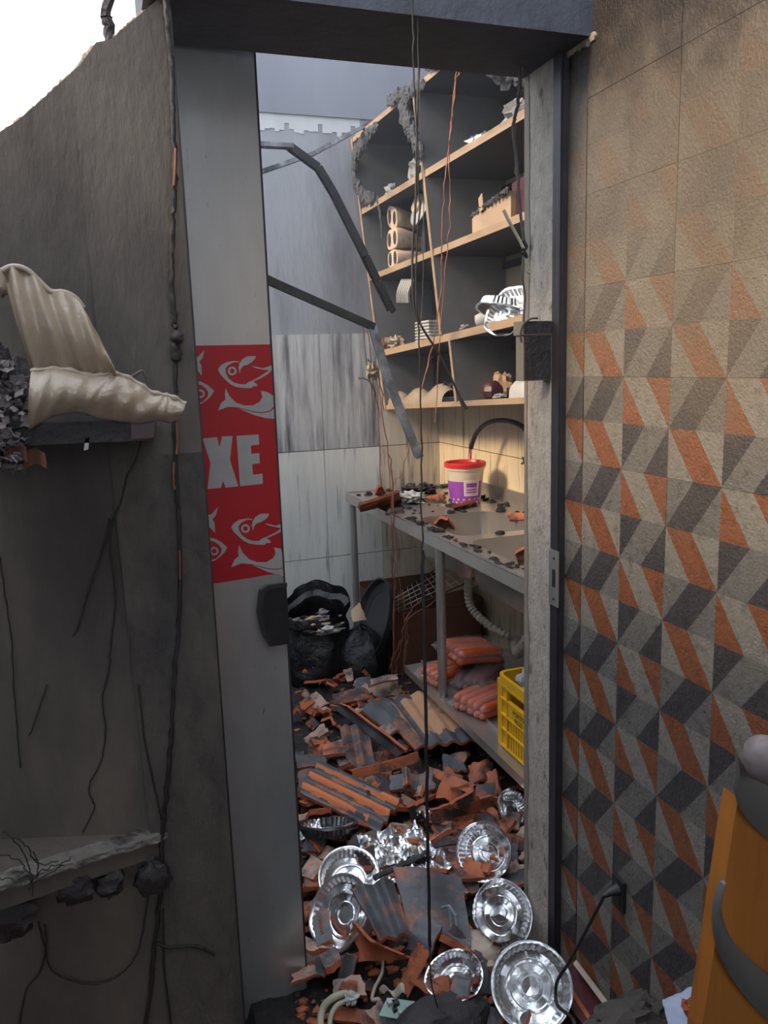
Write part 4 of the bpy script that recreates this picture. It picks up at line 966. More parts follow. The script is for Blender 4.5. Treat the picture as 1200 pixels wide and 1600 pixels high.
LMK = [(480,1085,'by the refuse bag foot','b'),(540,1075,'below the slumped bag','b'),(600,1075,'at the foot of the copper wires','b'),(500,1130,'left of the edge-on dark tile','m'),(560,1165,'around the half-orange ribbed tile','m'),
 (680,1120,'about the pale ribbed tile','m'),(490,1180,'by the door edge above the streaked tile','m'),(550,1240,'around the streaked orange tile','m'),(640,1220,'behind the short ribbed piece','m'),(720,1220,'under the lower steel shelf edge','m'),(720,1265,'by the jagged orange piece','m'),
 (790,1220,'in the dark below the steel shelf','m'),(500,1310,'by the nested blackened trays','f'),(610,1330,'on the crumpled foil','f'),(690,1310,'between foil sheet and curled tray','f'),(760,1340,'in the curled tray','f'),(820,1330,'at the foot of the reveal','f'),(520,1400,'near the fluted-rim tray','f'),
 (600,1430,'under the leaning dark ribbed tile','f'),(680,1410,'on the wide blackened tile','f'),(780,1430,'near the upturned ringed tray','f'),(500,1480,'left of the oval tray base','f'),(560,1500,'below the curved broken tile','f'),(640,1510,'beside the orange-edged shard','f'),(540,1550,'around the cream hose','f'),(610,1560,'beside the flat pale cable','f'),(520,1590,'at the bottom of the door edge','f'),(720,1500,'between the front trays','f')]
def zone(px, py, k):
    q_ = min(LMK, key=lambda l: (l[0]-px)**2+(l[1]-py)**2)
    g = {'b':'tile shards at the back','m':'tile shards in the middle','f':'tile shards at the front'}[q_[3]]
    return g, ['orange','sooty grey','dusty pale','orange','sooty grey','sooty grey','dusty pale','orange'][k % 8] + ' roof tile shard ' + q_[2]
cnt = 0; rr = random.Random(5)
while cnt < 285:
    px = rr.uniform(462, 842); py = 1062 + 540*rr.random()**1.45
    if py > 1500 and px > 560 and rr.random() < .7: continue
    z = rr.uniform(.0,.05); p_ = ZP(px, py, .07)
    if p_.x > 1.10 and p_.y > 1.7: 
        if rr.random() < .6: continue
        z = rr.uniform(0,.02)
    if p_.x > 1.05 and p_.y > 3.2: continue
    if p_.y < 1.62 and (p_.x > .86 or p_.x < .40): continue
    k = rr.randrange(32)
    if p_.y > 2.9: k = rr.choice([q_ for q_ in range(32) if q_ % 8 in (0,2,3,6,7,2)])
    g, lab = zone(px, py, k)
    o = bpy.data.objects.new('roof_tile_fragment', FM[k]); COL.objects.link(o)
    s_ = rr.uniform(.7,1.4); o.scale = (s_, s_, s_)
    o.location = (p_.x, p_.y, hgt(p_.x, p_.y) + z + .012); o.rotation_euler = (rr.gauss(0,.38), rr.gauss(0,.38), rr.uniform(0,6.28))
    o['label'] = lab; o['category'] = 'tile shard'; o['group'] = g; cnt += 1
# fine grit
mb = MB()
for i in range(900):
    p_ = ZP(rr.uniform(462,842), rr.uniform(1062,1600), .06)
    if p_.y < 1.62 and (p_.x > .88 or p_.x < .3): continue
    r = rr.uniform(.004,.012); mb.lump((p_.x,p_.y,hgt(p_.x,p_.y)+r*.6), r, 5, 3, .6, (1.3,1,.7), i)
solo('roof_tile_grit', mb, M['terracotta'], 'crumbs of roof tile strewn between the larger pieces', 'rubble', kind='stuff')

# ---- foil trays on the floor
def tocam(p_, side=(0,0,0)): return ((CAM-p_).normalized() + Vector(side))
def tray_at(px, py, z, R, side, seed, lab, **kw):
    p_ = ZP(px, py, z); foil_tray(p_, tocam(p_, side), R, seed, lab, **kw)
tray_at(829,1541,.13,.086,(.05,-.1,.1), 1, 'large round foil tray face up at bottom right by the wall', amp=.005)
tray_at(712,1532,.11,.066,(-.2,0,.35), 2, 'crushed foil tray at bottom centre behind the circuit board', amp=.012, sq=.85, ang=.6, bite=4)
t_ = ZP(780,1428,.17); foil_tray(t_ , -tocam(t_, (-.45,-.1,.1)), .076, 3, 'upturned foil tray with embossed rings, beside the doorway frame', amp=.007, h=.04, bite=2.6)
tray_at(763,1332,.13,.078,(-.5,0,.25), 4, 'curled foil tray holding a flat grey tile', amp=.010, h=.04)
tray_at(536,1428,.14,.088,(-1.0,.2,.75), 5, 'oval looking foil tray tipped on edge under the dark ribbed tile', amp=.010, h=.02)
tray_at(545,1378,.10,.082,(.1,0,.6), 6, 'foil tray with fluted rim behind the tipped oval tray', amp=.006, h=.035)
tray_at(795,1270,.11,.062,(.7,0,.2), 7, 'crumpled foil tray standing near the lower shelf', amp=.012)
tray_at(753,1167,.09,.050,(.6,0,.2), 8, 'foil tray rim showing beside the pale roof tile', amp=.006)
for i in range(4):
    p_ = ZP(512,1302+i*3,.13-.012*i); foil_tray(p_, (.12+.05*i,.36+.03*i,1), .088, 9+i, 'blackened foil tray in the nested pile by the door edge', amp=.004, m=M['foil_dark'], group='nested blackened foil trays')
def sheet(c, a, b, seed, lab, amp=.025):
    def fu(u, v):
        x, y = (u-.5)*a, (v-.5)*b
        return c + Vector((x, y, amp*(fn(x*22,y*22,seed)*1.6+.9*abs(fn(x*50,y*50,seed)))+.012))
    solo('foil_sheet', MB().shell(fu, 36, 30, (0,0,1), .0006), M['foil'], lab, 'foil', smooth=20)
sheet(ZP(618,1328,.115), .19, .17, 3, 'crumpled bright foil sheet behind the orange tile chip')
sheet(ZP(645,1358,.10), .20, .12, 8, 'second crumpled foil sheet under the wide blackened tile')
sheet(ZP(482,1300,.115), .08, .10, 12, 'small foil scrap at the door edge')
sheet(ZP(668,1275,.12), .05, .05, 15, 'tiny foil scrap right of the streaked tile')
# charred battens under the trays
for i, (a_, b_, lab) in enumerate([((585,1372),(668,1332),'charred split batten lying on the foil sheets'), ((678,1322),(745,1310),'charred batten behind the curled foil tray')]):
    q0, q1 = ZP(*a_,.145), ZP(*b_,.135)
    solo('charred_batten', MB().tube(wob([q0.lerp(q1,k/8) for k in range(9)],.004,1.3,i), .008, 5), M['wood_burnt'], lab, 'wood')
# metal hinge/strap near centre
solo('metal_strap', MB().tube([ZP(690,1418,.15),ZP(702,1415,.16),ZP(712,1430,.15),ZP(716,1470,.10)],.004,5).tube([ZP(702,1415,.16),ZP(708,1470,.10)],.003,5), M['galv'], 'bent silver metal strap beside the wide blackened tile', 'metal strap')
# concrete lump
crumple('plaster_lump', ZP(750,1500,.06), (1.2,1.5,.7), .042, 44, M['marble'], 'beige crumbly plaster lump between the two front trays', 'rubble', .2)
crumple('plaster_lump', ZP(805,1372,.07), (1.2,1.2,.6), .03, 45, M['marble'], 'small beige plaster lump beside the doorway pier', 'rubble', .5)
# hose and circuit board
solo('cream_hose', MB().tube(curve([ZP(500,1612,.05),ZP(503,1580,.07),ZP(516,1562,.09),ZP(538,1553,.10),ZP(556,1560,.10)],6), .0085, 8).tube(curve([ZP(515,1615,.05),ZP(517,1588,.07),ZP(528,1570,.085),ZP(545,1563,.09)],6), .006, 8), M['cable_cream'], 'cream double hose with frayed end at the bottom left', 'hose', smooth=60)
crumple('frayed_end', ZP(549,1564,.10), (1,1,.7), .014, 50, M['white_matte'], 'torn white end piece of the cream hose', 'fitting', .7)
solo('flat_cable', MB().tube(curve([ZP(598,1496,.10),ZP(597,1520,.09),ZP(585,1545,.08),ZP(582,1562,.08),ZP(592,1562,.085),ZP(600,1580,.07),ZP(620,1605,.05)],6), .0045, 6), M['cable_cream'], 'pale flat cable looping down to the circuit board', 'cable', smooth=60)
cb = thing('circuit_board', 'pale green circuit board lying at the bottom of the heap', 'circuit board', ZP(640,1580,.09))
c4 = [ZP(605,1560,.10),ZP(660,1568,.10),ZP(650,1598,.08),ZP(592,1588,.08)]
part('board', MB().prism(c4,(0,0,.0025)), M['green_board'], cb)
def onq(u, v): return (c4[0]*(1-u)+c4[1]*u)*(1-v)+(c4[3]*(1-u)+c4[2]*u)*v
for (u, v, s_, m) in ((.15,.25,.007,'white_matte'),(.3,.25,.007,'black_plastic'),(.35,.6,.005,'black_plastic'),(.7,.4,.006,'galv'),(.55,.75,.004,'white_matte')):
    p_ = onq(u,v); part('component', MB().box(p_-Vector((s_,s_,0)), p_+Vector((s_,s_,.008))), M[m], cb)
solo('melted_strip', MB().shell(lambda u, v: ZP(592,1545,.10).lerp(ZP(632,1540,.11),u)*(1-v)+ZP(600,1552,.09).lerp(ZP(634,1556,.10),u)*v+Vector((0,0,.01*math.sin(u*9))), 12, 3, (0,0,1), .002), M['cable_cream'], 'pale green melted plastic strip above the circuit board', 'plastic', smooth=60)
# dark near-camera lump at the bottom edge
crumple('charred_lump', ZP(690,1612,.06), (1.9,1,.6), .06, 61, M['charred'], 'large black charred lump at the bottom edge before the trays', 'debris', .18)

# ================================================================ HANGING PROFILES
def profile(pts, w, h, m, name, lab):
    mb = MB(); pts = [Vector(p_) for p_ in pts]
    for i in range(len(pts)-1):
        a_, b_ = pts[i], pts[i+1]; t = (b_-a_).normalized(); s_ = Vector((0,1,0)); s_ = (s_-s_.dot(t)*t).normalized(); n_ = t.cross(s_)
        for off in (s_*h/2, -s_*h/2):
            mb.hexa([a_+off-n_*w/2-s_*.0015, a_+off+n_*w/2-s_*.0015, a_+off+n_*w/2+s_*.0015, a_+off-n_*w/2+s_*.0015, b_+off-n_*w/2-s_*.0015, b_+off+n_*w/2-s_*.0015, b_+off+n_*w/2+s_*.0015, b_+off-n_*w/2+s_*.0015])
        mb.hexa([a_+n_*w/2-s_*h/2, a_+n_*(w/2-.003)-s_*h/2, a_+n_*(w/2-.003)+s_*h/2, a_+n_*w/2+s_*h/2, b_+n_*w/2-s_*h/2, b_+n_*(w/2-.003)-s_*h/2, b_+n_*(w/2-.003)+s_*h/2, b_+n_*w/2+s_*h/2])
    return solo(name, mb, m, lab, 'metal profile')
Yp = 2.9
profile([P(330,222,'Y',2.7), P(455,229,'Y',Yp)], .014, .03, M['galv'], 'metal_profile', 'bright ceiling profile end running back from the bend')
profile([P(452,229,'Y',Yp), P(497,262,'Y',Yp), P(520,300,'Y',Yp), P(570,400,'Y',Yp), P(612,486,'Y',Yp+.1)], .024, .03, M['galv_dark'], 'metal_profile', 'bent blackened ceiling profile hanging down to the shelf')
profile([P(330,296,'Y',3.1), P(490,240,'Y',3.4), P(577,193,'Y',3.80)], .016, .02, M['galv'], 'metal_profile', 'thin straight profile rising from the door to the shelf top')
profile([P(330,395,'Y',2.6), P(430,443,'Y',2.7), P(582,510,'Y',2.9)], .026, .025, M['galv_dark'], 'metal_profile', 'dark profile slanting from the door to the wire cluster')
profile([P(580,505,'Y',2.9), P(605,590,'Y',2.9), P(655,715,'Y',2.9)], .030, .022, M['galv'], 'metal_profile', 'bright bent profile hanging above the sink')

# ================================================================ CABLES
def cable(pts, r, m, lab, name='cable', n=6, w=.0, seed=0, group=None, cat='cable', seg=6, taper=None):
    return solo(name, MB().tube(wob(curve(pts,n),w,.6,seed) if w else curve(pts,n), r, seg, taper=taper), m, lab, cat, group, 60)
def Yl(l, Y): return [P(a,b,'Y',Y) for a,b in l]
cable(Yl([(646,-30),(645,60),(648,150),(655,300),(650,440),(656,560),(658,700),(660,860)],1.37), .0015, M['cable_black'], 'thin black cable hanging over the lintel to heap centre', w=.004)
cable(Yl([(660,860),(663,1000),(666,1150),(668,1300),(672,1480)],1.37), .0034, M['cable_black'], 'thicker black lower end of the hanging cable', w=.003, n=8)
cable(Yl([(672,1470),(673,1530),(684,1575)],1.37), .0015, M['cable_black'], 'bare wire tail below the thick hanging cable')
cable(Yl([(654,-30),(653,100),(660,260),(662,420),(656,520)],1.40), .0008, M['cable_grey'], 'grey thin wire beside the black hanging cable', w=.004, seed=3)
cable([(.93,2.1,2.96)]+Yl([(655,100),(650,300),(644,420),(652,495),(690,560),(722,628)],2.0), .0030, M['cable_black'], 'short black cable slanting across the lower shelf')
cable(Yl([(718,620),(727,640)],2.0), .006, M['cable_black'], 'burnt plug at the end of the slanting cable', seg=8, taper=lambda t: .6+.9*t)
cable([(1.05,2.1,2.96)]+Yl([(722,60),(712,130),(706,190),(700,240),(694,300),(690,380),(690,440),(676,540),(655,620)],2.1), .0017, M['copper'], 'copper wire hanging from lintel past the shelf upright', w=.006, seed=4)
cable([(1.07,2.1,2.96)]+Yl([(718,60),(710,140),(704,200),(702,260),(703,340),(696,420),(688,520),(680,660)],2.12), .0013, M['copper'], 'second copper wire beside the first', w=.006, seed=5)
cable(Yl([(810,80),(812,140),(804,185),(802,205),(808,260),(812,320),(820,385)],1.56), .0036, M['cable_grey'], 'twisted brown cable hanging by the plaster reveal', w=.003, seed=6)
cable(Yl([(817,80),(814,135),(806,180),(804,200),(806,250),(810,300)],1.565), .0022, M['copper'], 'copper strand twisted with the brown cable', w=.004, seed=7)
cable(Yl([(787,328),(795,345),(810,372),(819,390)],1.55), .0036, M['cable_cream'], 'pale strap end reaching the cable knot')
kn = Yl([(816,375),(822,385),(817,395),(823,402),(816,388)],1.55)
cable(kn, .0042, M['cable_black'], 'black knot in the cable above the brown box', name='cable_knot')
cable(Yl([(819,398),(826,418),(829,425),(824,424),(820,410),(819,398)],1.55), .0022, M['cable_cream'], 'pale loop hanging from the cable knot')
cable(Yl([(818,398),(816,430),(820,462),(818,500),(818,512)],1.55), .0026, M['cable_grey'], 'brown cable from knot down to the brown box')
solo('charred_rafter', MB().tube(wob([Vector((.3+1.4*k/20, 2.1, 2.98)) for k in range(21)],.01,.8), .028, 7), M['wood_burnt'], 'charred roof rafter high above the doorway inside the kitchen', 'beam')
# wire clusters left of sink
for i, (l, r) in enumerate([([(572,505),(582,580),(592,660),(595,760)],.0022), ([(590,560),(596,640),(606,700),(614,760),(614,860),(616,960),(612,1060)],.0026), ([(605,700),(610,760),(613,850),(618,900),(614,980),(620,1060)],.002), ([(640,690),(628,740),(614,762),(618,850),(628,940),(634,1000),(628,1060)],.0018)]):
    cable(Yl(l,3.0+.03*i), r, M['copper'], ['copper wire falling from the profile joint to the worktop','long copper wire draping over the worktop front','copper wire twisted down beside the sink leg','copper wire forking outward below the worktop'][i], w=.012, seed=20+i)
for i, l in enumerate([[(668,930),(645,950),(632,975),(626,1010),(618,1050)],[(700,925),(655,955),(636,970),(637,1000),(628,1055)],[(636,1000),(630,1030),(640,1062)],[(616,1010),(612,1040),(622,1066)],[(626,1000),(618,1020),(608,1045)]]):
    cable(Yl(l,3.05), .002, M['copper'], 'stiff bare copper wire strand sprouting from the rubble below the sink', w=.010, seed=30+i, group='bare copper strands below the sink')
for i, l in enumerate([[(566,500),(572,560),(584,640)],[(575,560),(590,585),(600,640)],[(560,590),(580,600),(592,640)]]):
    cable(Yl(l,3.0), .0024, M['cable_grey'], 'short frayed wire at the joint of the hanging profiles', w=.012, seed=40+i, group='frayed wires at the profile joint')
crumple('melted_fitting', P(582,590,'Y',3.0), (1,1,1.3), .022, 70, M['box_brown'], 'small melted brown fitting hanging in the frayed wires', 'fitting', .6)

# ---- brown junction box on the reveal
jb = thing('junction_box', 'brown scorched box fixed on the plaster reveal beside the shelf', 'box', (.875,1.53,1.46))
part('case', MB().box((.840,1.505,1.455),(.903,1.537,1.55)), M['box_brown'], jb)
part('cover', MB().box((.836,1.500,1.55),(.903,1.540,1.578)), M['box_brown'], jb)
part('shaded_face', MB().box((.842,1.501,1.458),(.903,1.505,1.548)).box((.838,1.4985,1.552),(.903,1.50,1.577)), M['charred'], jb)  # dark sheets over the unlit faces, shade put into colour
part('wire_loop', MB().tube(curve([(.868,1.496,1.583),(.852,1.495,1.582),(.836,1.496,1.572),(.831,1.50,1.555),(.834,1.503,1.535)],5), .0022, 6), M['cable_grey'], jb)

# ---- wall socket, plug and cord
so = thing('wall_socket', 'black wall socket plate on the patterned tiles', 'socket', (XT,1.243,.37))
part('plate', MB().prism([(XT,1.262,.375),(XT,1.224,.372),(XT,1.224,.442),(XT,1.262,.444)],(-.008,0,0)), M['black_plastic'], so)
part('insert', MB().box((XT-.0095,1.232,.385),(XT-.008,1.254,.432)), M['frame_metal'], so)
pg = thing('power_plug', 'black power plug and cord pushed into the wall socket', 'plug', (.895,1.245,.41))
part('plug_body', MB().tube([(.913,1.243,.418),(.902,1.243,.418),(.893,1.243,.416),(.880,1.245,.41)], .0125, 10, taper=lambda t: 1.1-.7*t), M['black_plastic'], pg, 60)
pe = [(.882,1.245,.411)] + [tuple(P(a,b,'Y',yy)) for a,b,yy in ((938,1412,1.25),(915,1455,1.27),(888,1505,1.29),(872,1530,1.30),(868,1550,1.30),(872,1572,1.28),(895,1592,1.25),(900,1615,1.2))]
part('cord', MB().tube(curve(pe,6), .0036, 8), M['cable_black'], pg, 60)

# ================================================================ LEFT SIDE
YL = 1.22
def LL(px, py, Y=YL): return P(px, py, 'Y', Y)
ws = thing('charred_shelf_plank', 'charred wooden plank shelf under the melted plastic', 'shelf', LL(100,690))
mb = MB().hexa([LL(-60,700,1.22),LL(240,688,1.22),P(240,686,'Y',1.41),P(-60,698,'Y',1.41),LL(-60,664,1.22),LL(240,655,1.22),P(240,655,'Y',1.41),P(-60,664,'Y',1.41)])
part('plank', mb, M['charred'], ws)
part('scorched_end', MB().hexa([LL(205,686,1.218),LL(241,684,1.218),P(241,684,'Y',1.225),P(205,686,'Y',1.225),LL(205,657,1.218),LL(241,656,1.218),P(241,656,'Y',1.225),P(205,657,'Y',1.225)]), M['maroon'], ws)
tg = solo('paper_tag', MB().prism([LL(133,686),LL(140,683),LL(138,702),LL(131,704)],(0,.002,0)), M['white_matte'], 'small white tag hanging under the charred plank', 'tag')
# melted upright sheet
topc = curve([LL(4,424), LL(20,417), LL(42,422), LL(62,440), LL(80,456), LL(100,457), LL(118,466), LL(134,488), LL(150,517), LL(166,548), LL(178,572)], 4)
botc = curve([LL(48,582), LL(60,582), LL(85,582), LL(110,583), LL(125,584), LL(138,584), LL(150,586), LL(162,587), LL(172,588), LL(179,588), LL(181,586)], 4)
def evalc(c, u):
    k = u*(len(c)-1); i = min(int(k), len(c)-2); return c[i].lerp(c[i+1], k-i)
def fan(u, v):
    p_ = evalc(topc, u).lerp(evalc(botc, u), v)
    rb = math.sin(u**.8*math.pi*10)*(.0065*(1-.65*u))
    return p_ + Vector((0, rb - .02*math.sin(math.pi*v)*(1-u*.3) - .02*u, .0015*fn(u*20,v*6)))
ms = thing('melted_plastic', 'fan-shaped melted beige plastic sheet standing on the plank', 'plastic', LL(110,585))
part('ribbed_sheet', MB().shell(fan, 110, 16, (0,-1,0), .003), M['melted'], ms, 60)
part('rolled_edge', MB().tube([p_+Vector((0,-.004,0)) for p_ in topc[:28]], .0042, 7), M['melted'], ms, 60)
# melted apron in front
tp_ = curve([LL(50,582),LL(80,578),LL(110,580),LL(140,588),LL(165,586),(LL(185,586)),LL(210,597),LL(235,613),LL(255,618),LL(268,621),LL(288,632)],4)
bt_ = curve([LL(46,672),LL(58,664),LL(80,652),LL(110,645),LL(130,646),LL(150,652),LL(185,658),LL(215,661),LL(245,657),LL(262,660),LL(276,656)],4)
def apron(u, v):
    p_ = evalc(tp_, u).lerp(evalc(bt_, u), v); b_ = .030*math.sin(math.pi*min(1,v*.9+.08))*(1-.55*u)
    return p_ + Vector((0, -b_ - .012 + .004*fn(u*16,v*2) + .0018*math.sin(u*60)*v, .0025*fn(u*26,v*5)*(1-v)))
ma = thing('melted_plastic', 'drooping melted beige plastic panel draped along the plank front', 'plastic', LL(160,660))
part('draped_sheet', MB().shell(apron, 70, 16, (0,-1,0), .004), M['melted'], ma, 60)
part('rolled_lip', MB().tube([p_+Vector((0,-.014+.003*fn(i,2,0,.7),.001)) for i, p_ in enumerate(tp_)], .0042, 7, taper=lambda t: 1+.3*math.sin(t*70)), M['melted'], ma, 60)
solo('curled_wire', MB().tube(curve([LL(200,592),LL(215,583),LL(222,580),LL(228,588),LL(234,603),LL(238,615)],5), .0022, 6), M['cable_grey'], 'curled brown wire behind the draped panel', 'wire')
# ash flakes
mb = MB(); rr = random.Random(9)
fl = thing('ash_flake_heap', 'heap of curled grey ash flakes at far left end of plank', 'debris', LL(20,700))
for i in range(260):
    px = rr.uniform(-30, 44); py = rr.uniform(565, 735)
    if px > 30 and py > 690: continue
    if py < 590 and px > 15: continue
    c_ = LL(px, py, YL + rr.uniform(-.03,.03)); a_ = rr.uniform(.003,.010); R = Matrix.Rotation(rr.uniform(0,6.28),3,'Z') @ Matrix.Rotation(rr.uniform(0,3),3,'X')
    cv = rr.uniform(.3,1.2)
    mb.shell(lambda u, v: c_ + R @ Vector(((u-.5)*2*a_, (v-.5)*1.4*a_, a_*cv*(u-.5)**2*3 + .002*fn(u*5,v*5,i))), 4, 3, R @ Vector((0,0,1)), .0008)
part('flakes', mb, M['ashflake'], fl, 0, kind='stuff')
part('core', MB().lump(LL(5,640,YL+.02), .05, 14, 10, .5, (1,.6,1.5), 3), M['charred'], fl)
for i, (px, py) in enumerate([(25,712),(55,722)]):
    c_ = LL(px,py,YL); solo('curled_leaf', MB().shell(lambda u, v: c_ + Vector(((u-.5)*.03, .01*math.sin(u*5), (v-.5)*.022+.008*math.sin(u*3))), 8, 4, (0,-1,0), .001), M['cardboard'], ['curled brown scrap hanging from the ash flakes','curled dark scrap right of the hanging brown one'][i], 'scrap', smooth=60)
# small broken white bracket at the picture's left edge
part('folded_end', MB().lump(LL(-2,440), .012, 10, 8, .3, (1,1,1.6), 4), M['melted'], ms, 60)

# ledge below
la, lb_ = P(-40,1395,'Y',1.26), P(262,1302,'Y',1.405)
lg = thing('broken_ledge', 'broken plaster ledge with pale chipped top on the left wall', 'ledge', (0,1.36,.58))
th = Vector((0,0,-.013))
mb = MB()
def ledge(u, v): 
    p_ = la.lerp(lb_, u); return p_ + Vector((0, .004*fn(u*20,v*4,5), -(.012+.006*fn(u*17,0,2))*v + .004*fn(u*14, v*3)*(1-v)))
mb.shell(ledge, 40, 3, (0,-1,0), .04)
part('chipped_face', mb, M['ledge'], lg, 0)
part('slab', MB().hexa([la+Vector((0,.01,-.05)), lb_+Vector((0,.01,-.045)), lb_+Vector((0,.015,-.045)), Vector((la.x,1.42,la.z-.05)), la+Vector((0,.008,-.006)), lb_+Vector((0,.008,-.006)), lb_+Vector((0,.015,-.006)), Vector((la.x,1.42,la.z-.006))]), M['sooty_plaster'], lg)
for i, (px, py, r, lab) in enumerate([(22,1432,.030,'leftmost'),(118,1388,.024,'second'),(172,1380,.020,'third'),(238,1372,.026,'rightmost')]):
    solo('charred_drip', MB().lump(P(px,py,'Y',1.33+.02*i), r, 16, 12, .3, (1.2,.8,1.25), i+3), M['charred'], lab+' of the four black charred lumps hanging under the ledge', 'debris', 'charred lumps under the ledge', 50)
mb_ = 0
for i, l in enumerate([[(0,1335),(30,1345),(48,1372),(52,1400)],[(20,1310),(45,1350),(50,1385)],[(5,1300),(40,1320),(60,1350),(90,1345)],[(48,1380),(85,1360),(110,1340)],[(0,1372),(40,1375),(70,1358),(100,1350)],[(52,1330),(60,1360),(45,1390)]]):
    cable(Yl(l,1.26), .0011, M['cable_black'], 'thin springy black wire tangled on the left end of the ledge', w=.006, seed=60+i, group='tangled wires on the ledge')
# left wall cables
Yc = 1.402
cable(Yl([(256,-30),(262,40),(268,100),(270,180),(273,260),(271,330),(268,400),(270,470),(275,520)],Yc), .0046, M['cable_black'], 'burnt thick cable along the door frame, upper run', w=.004, seed=81, n=8)
cable(Yl([(275,520),(274,600),(273,680),(276,760),(281,850),(280,960),(272,1060),(268,1150)],Yc), .0036, M['cable_black'], 'burnt cable along the door frame, middle run', w=.004, seed=82, n=8)
cable(Yl([(268,1140),(262,1220),(254,1300),(250,1400),(240,1490),(235,1550),(225,1620)],Yc), .0044, M['cable_black'], 'burnt cable along the door frame, lower run', w=.003, seed=83, n=8)
cable(Yl([(266,30),(268,140),(273,250),(276,300)],Yc+.01), .0022, M['cable_grey'], 'pale grey sleeve beside the upper burnt cable')
bl = solo('melted_bulb', MB().lump(P(277,527,'Y',1.395), .0115, 14, 10, .1, (1,1,1), 5).lump(P(274,548,'Y',1.40), .0095, 12, 9, .3, (1,1,2.0), 6), M['charred'], 'melted black bulb on the burnt cable beside the door', 'lamp', smooth=60)
for i, (l, r) in enumerate([([(274,232),(273,262),(271,290)],.0028), ([(276,660),(277,690),(276,710)],.0026), ([(272,722),(271,748),(273,765)],.0024), ([(280,860),(281,880),(281,905)],.0020)]):
    cable(Yl(l,Yc-.006), r*.8, M['copper'], ['topmost','second','third','lowest'][i]+' orange exposed strand on the burnt cable', name='exposed_strand', seg=5)
for i, (l, r, lab) in enumerate([
  ([(222,680),(212,720),(198,745),(190,780),(174,820),(145,905),(132,945),(120,985),(112,995)],.0016,'thin wire from plank end, fading down left wall'),
  ([(170,810),(172,860),(178,905),(180,950),(173,1010),(170,1050),(160,1090),(165,1140),(158,1190),(142,1220),(140,1240),(148,1260),(140,1280),(130,1300)],.0016,'long wavy wire down the middle of left wall'),
  ([(0,870),(8,930),(18,1000),(22,1080),(28,1150),(32,1200)],.0014,'thin wire at the far left of the wall'),
  ([(74,1070),(60,1110),(50,1140),(45,1150)],.0013,'short wire end between the two long wall wires'),
  ([(217,1070),(225,1150),(235,1200),(246,1250),(252,1280)],.0016,'wire running down beside the pilaster edge'),
  ([(60,1440),(70,1480),(80,1515),(110,1532),(150,1538),(185,1525),(212,1495),(222,1460),(232,1400)],.0016,'slack wire looping under the ledge'),
  ([(70,1445),(72,1480),(62,1520),(40,1550),(28,1620)],.0018,'wire dropping from the loop to the floor'),
  ([(255,1420),(256,1500),(262,1560),(270,1620)],.0020,'thin cable parallel to the lower burnt cable'),
  ([(240,1473),(265,1480),(300,1478),(320,1483),(335,1492)],.0030,'short stub of cable sticking out right near the floor')]):
    cable(Yl(l,Yc+.004), r, M['cable_black'], lab, name='wall_wire', w=.002, seed=90+i)

# ================================================================ RIGHT FOREGROUND
YW = .55
def FW(px, py, Y=YW): return P(px, py, 'Y', Y)
ow = thing('wooden_chair', 'orange varnished wooden chair back with curved grey band', 'chair', FW(1160,1600))
part('wooden_panel', MB().prism([FW(1154,1245),FW(1146,1290),FW(1137,1350),FW(1126,1420),FW(1112,1510),FW(1096,1610),FW(1092,1680),FW(1070,2150),FW(1290,2150),FW(1290,1300),FW(1200,1290)],(0,.02,0)), M['orange_wood'], ow)
def band(outer, inner, Y, name):
    o_ = curve([FW(a,b,Y) for a,b in outer],5); i_ = curve([FW(a,b,Y) for a,b in inner],5)
    part(name, MB().shell(lambda u, v: evalc(o_,u).lerp(evalc(i_,u),v) + Vector((0,-.004*math.sin(math.pi*v),0)), 30, 5, (0,-1,0), .004), M['grey_band'], ow, 60)
band([(1129,1378),(1119,1410),(1117,1450),(1127,1495),(1148,1535),(1185,1580),(1250,1640)], [(1131,1376),(1126,1405),(1130,1435),(1145,1470),(1165,1492),(1200,1523),(1260,1560)], YW-.01, 'metal_band')
band([(1150,1232),(1158,1262),(1172,1285),(1200,1310),(1260,1350)], [(1152,1180),(1166,1200),(1185,1215),(1215,1240),(1260,1260)], YW-.01, 'upper_band')
part('knob', MB().lump(FW(1192,1185,YW-.03), .0175, 20, 14, .05, (1,1,1.25), 2), M['pinkish'], ow, 60)
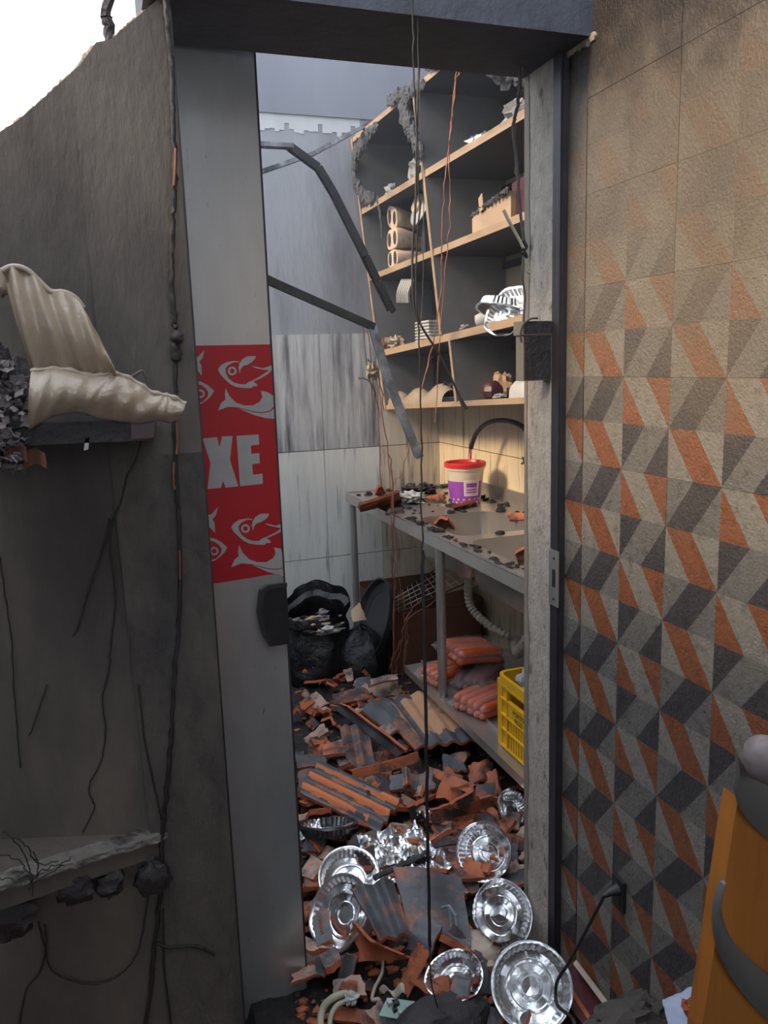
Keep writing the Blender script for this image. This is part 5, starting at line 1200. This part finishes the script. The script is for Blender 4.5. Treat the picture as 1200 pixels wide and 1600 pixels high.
# bottom right: marble offcut, plank, cloth
part_ = solo('marble_offcut', MB().hexa([ZP(895,1500,.02),ZP(960,1600,.02),ZP(905,1640,.02),ZP(860,1560,.02),ZP(897,1497,.10),ZP(968,1592,.12),ZP(930,1625,.12),ZP(880,1560,.10)]), M['maroon'], 'dark red stone offcut leaning by the tiled wall', 'stone')
solo('wood_strip', MB().tube([ZP(900,1505,.13),ZP(975,1605,.15)], .008, 4), M['marble'], 'pale mortar covered strip beside the stone offcut', 'strip')
solo('wood_strip', MB().tube([ZP(882,1530,.10),ZP(935,1612,.12)], .006, 4), M['terracotta_raw'], 'thin orange strip left of the pale strip', 'strip')
hc0 = Vector((.80,1.08,.24)) 
crumple('plaster_lump', P(985,1612,'Y',1.05), (2.6,1.2,.8), .035, 80, M['sooty_light'], 'brown sooty rubble ridge at the bottom edge by the socket', 'rubble', .5)
cl0 = [P(1035,1562,'Y',1.0),P(1104,1532,'Y',.98),P(1050,1625,'Y',.9),P(1110,1630,'Y',.88)]
bc_ = thing('blue_cloth', 'pale blue speckled cloth beside the wooden chair', 'cloth', cl0[2])
part('cloth', MB().shell(lambda u, v: bil(cl0,u,v)+Vector((0,0,.006*fn(u*6,v*6,2))), 16, 12, (0,-.5,1), .002), M['blue_cloth'], bc_, 50)
c_ = P(1076,1575,'Y',.93)
solo('roof_tile_fragment', MB().lump(c_, .012, 9, 7, .5, (.9,.7,1.2), 3), M['terracotta_raw'], 'tiny orange chip lying on the blue cloth', 'tile shard')
mb = MB(); rr = random.Random(77)
for i in range(70):
    cx, cy = rr.uniform(-.9,.5), rr.uniform(.5,1.3); a = rr.uniform(0,3.1); l = rr.uniform(.05,.11); w_ = rr.uniform(.03,.06)
    c_ = [Vector((cx,cy,.04)) + Matrix.Rotation(a,3,'Z') @ Vector((u*l, v*w_, rr.uniform(-.02,.03))) for u, v in ((-1,-1),(1,-1),(-1,1),(1,1))]
    mb.shell(lambda u, v: bil(c_,u,v)+Vector((0,0,.012*math.sin(math.pi*u))), 4, 3, (0,0,1), .011)
solo('roof_tile_rubble', mb, M['terracotta'], 'fallen roof tile pieces on the front room floor', 'rubble', kind='stuff')
# ash along the wall foot outside the door
def df2(u, v):
    x = -.9+u*1.82; y = .6+v*.82; return (x, y, .01+.02*abs(fn(x*9,y*9,4)))
solo('ash_bed', MB().grid(df2, 40, 24), M['ash'], 'thin black ash on the front room floor', 'ash', kind='stuff')
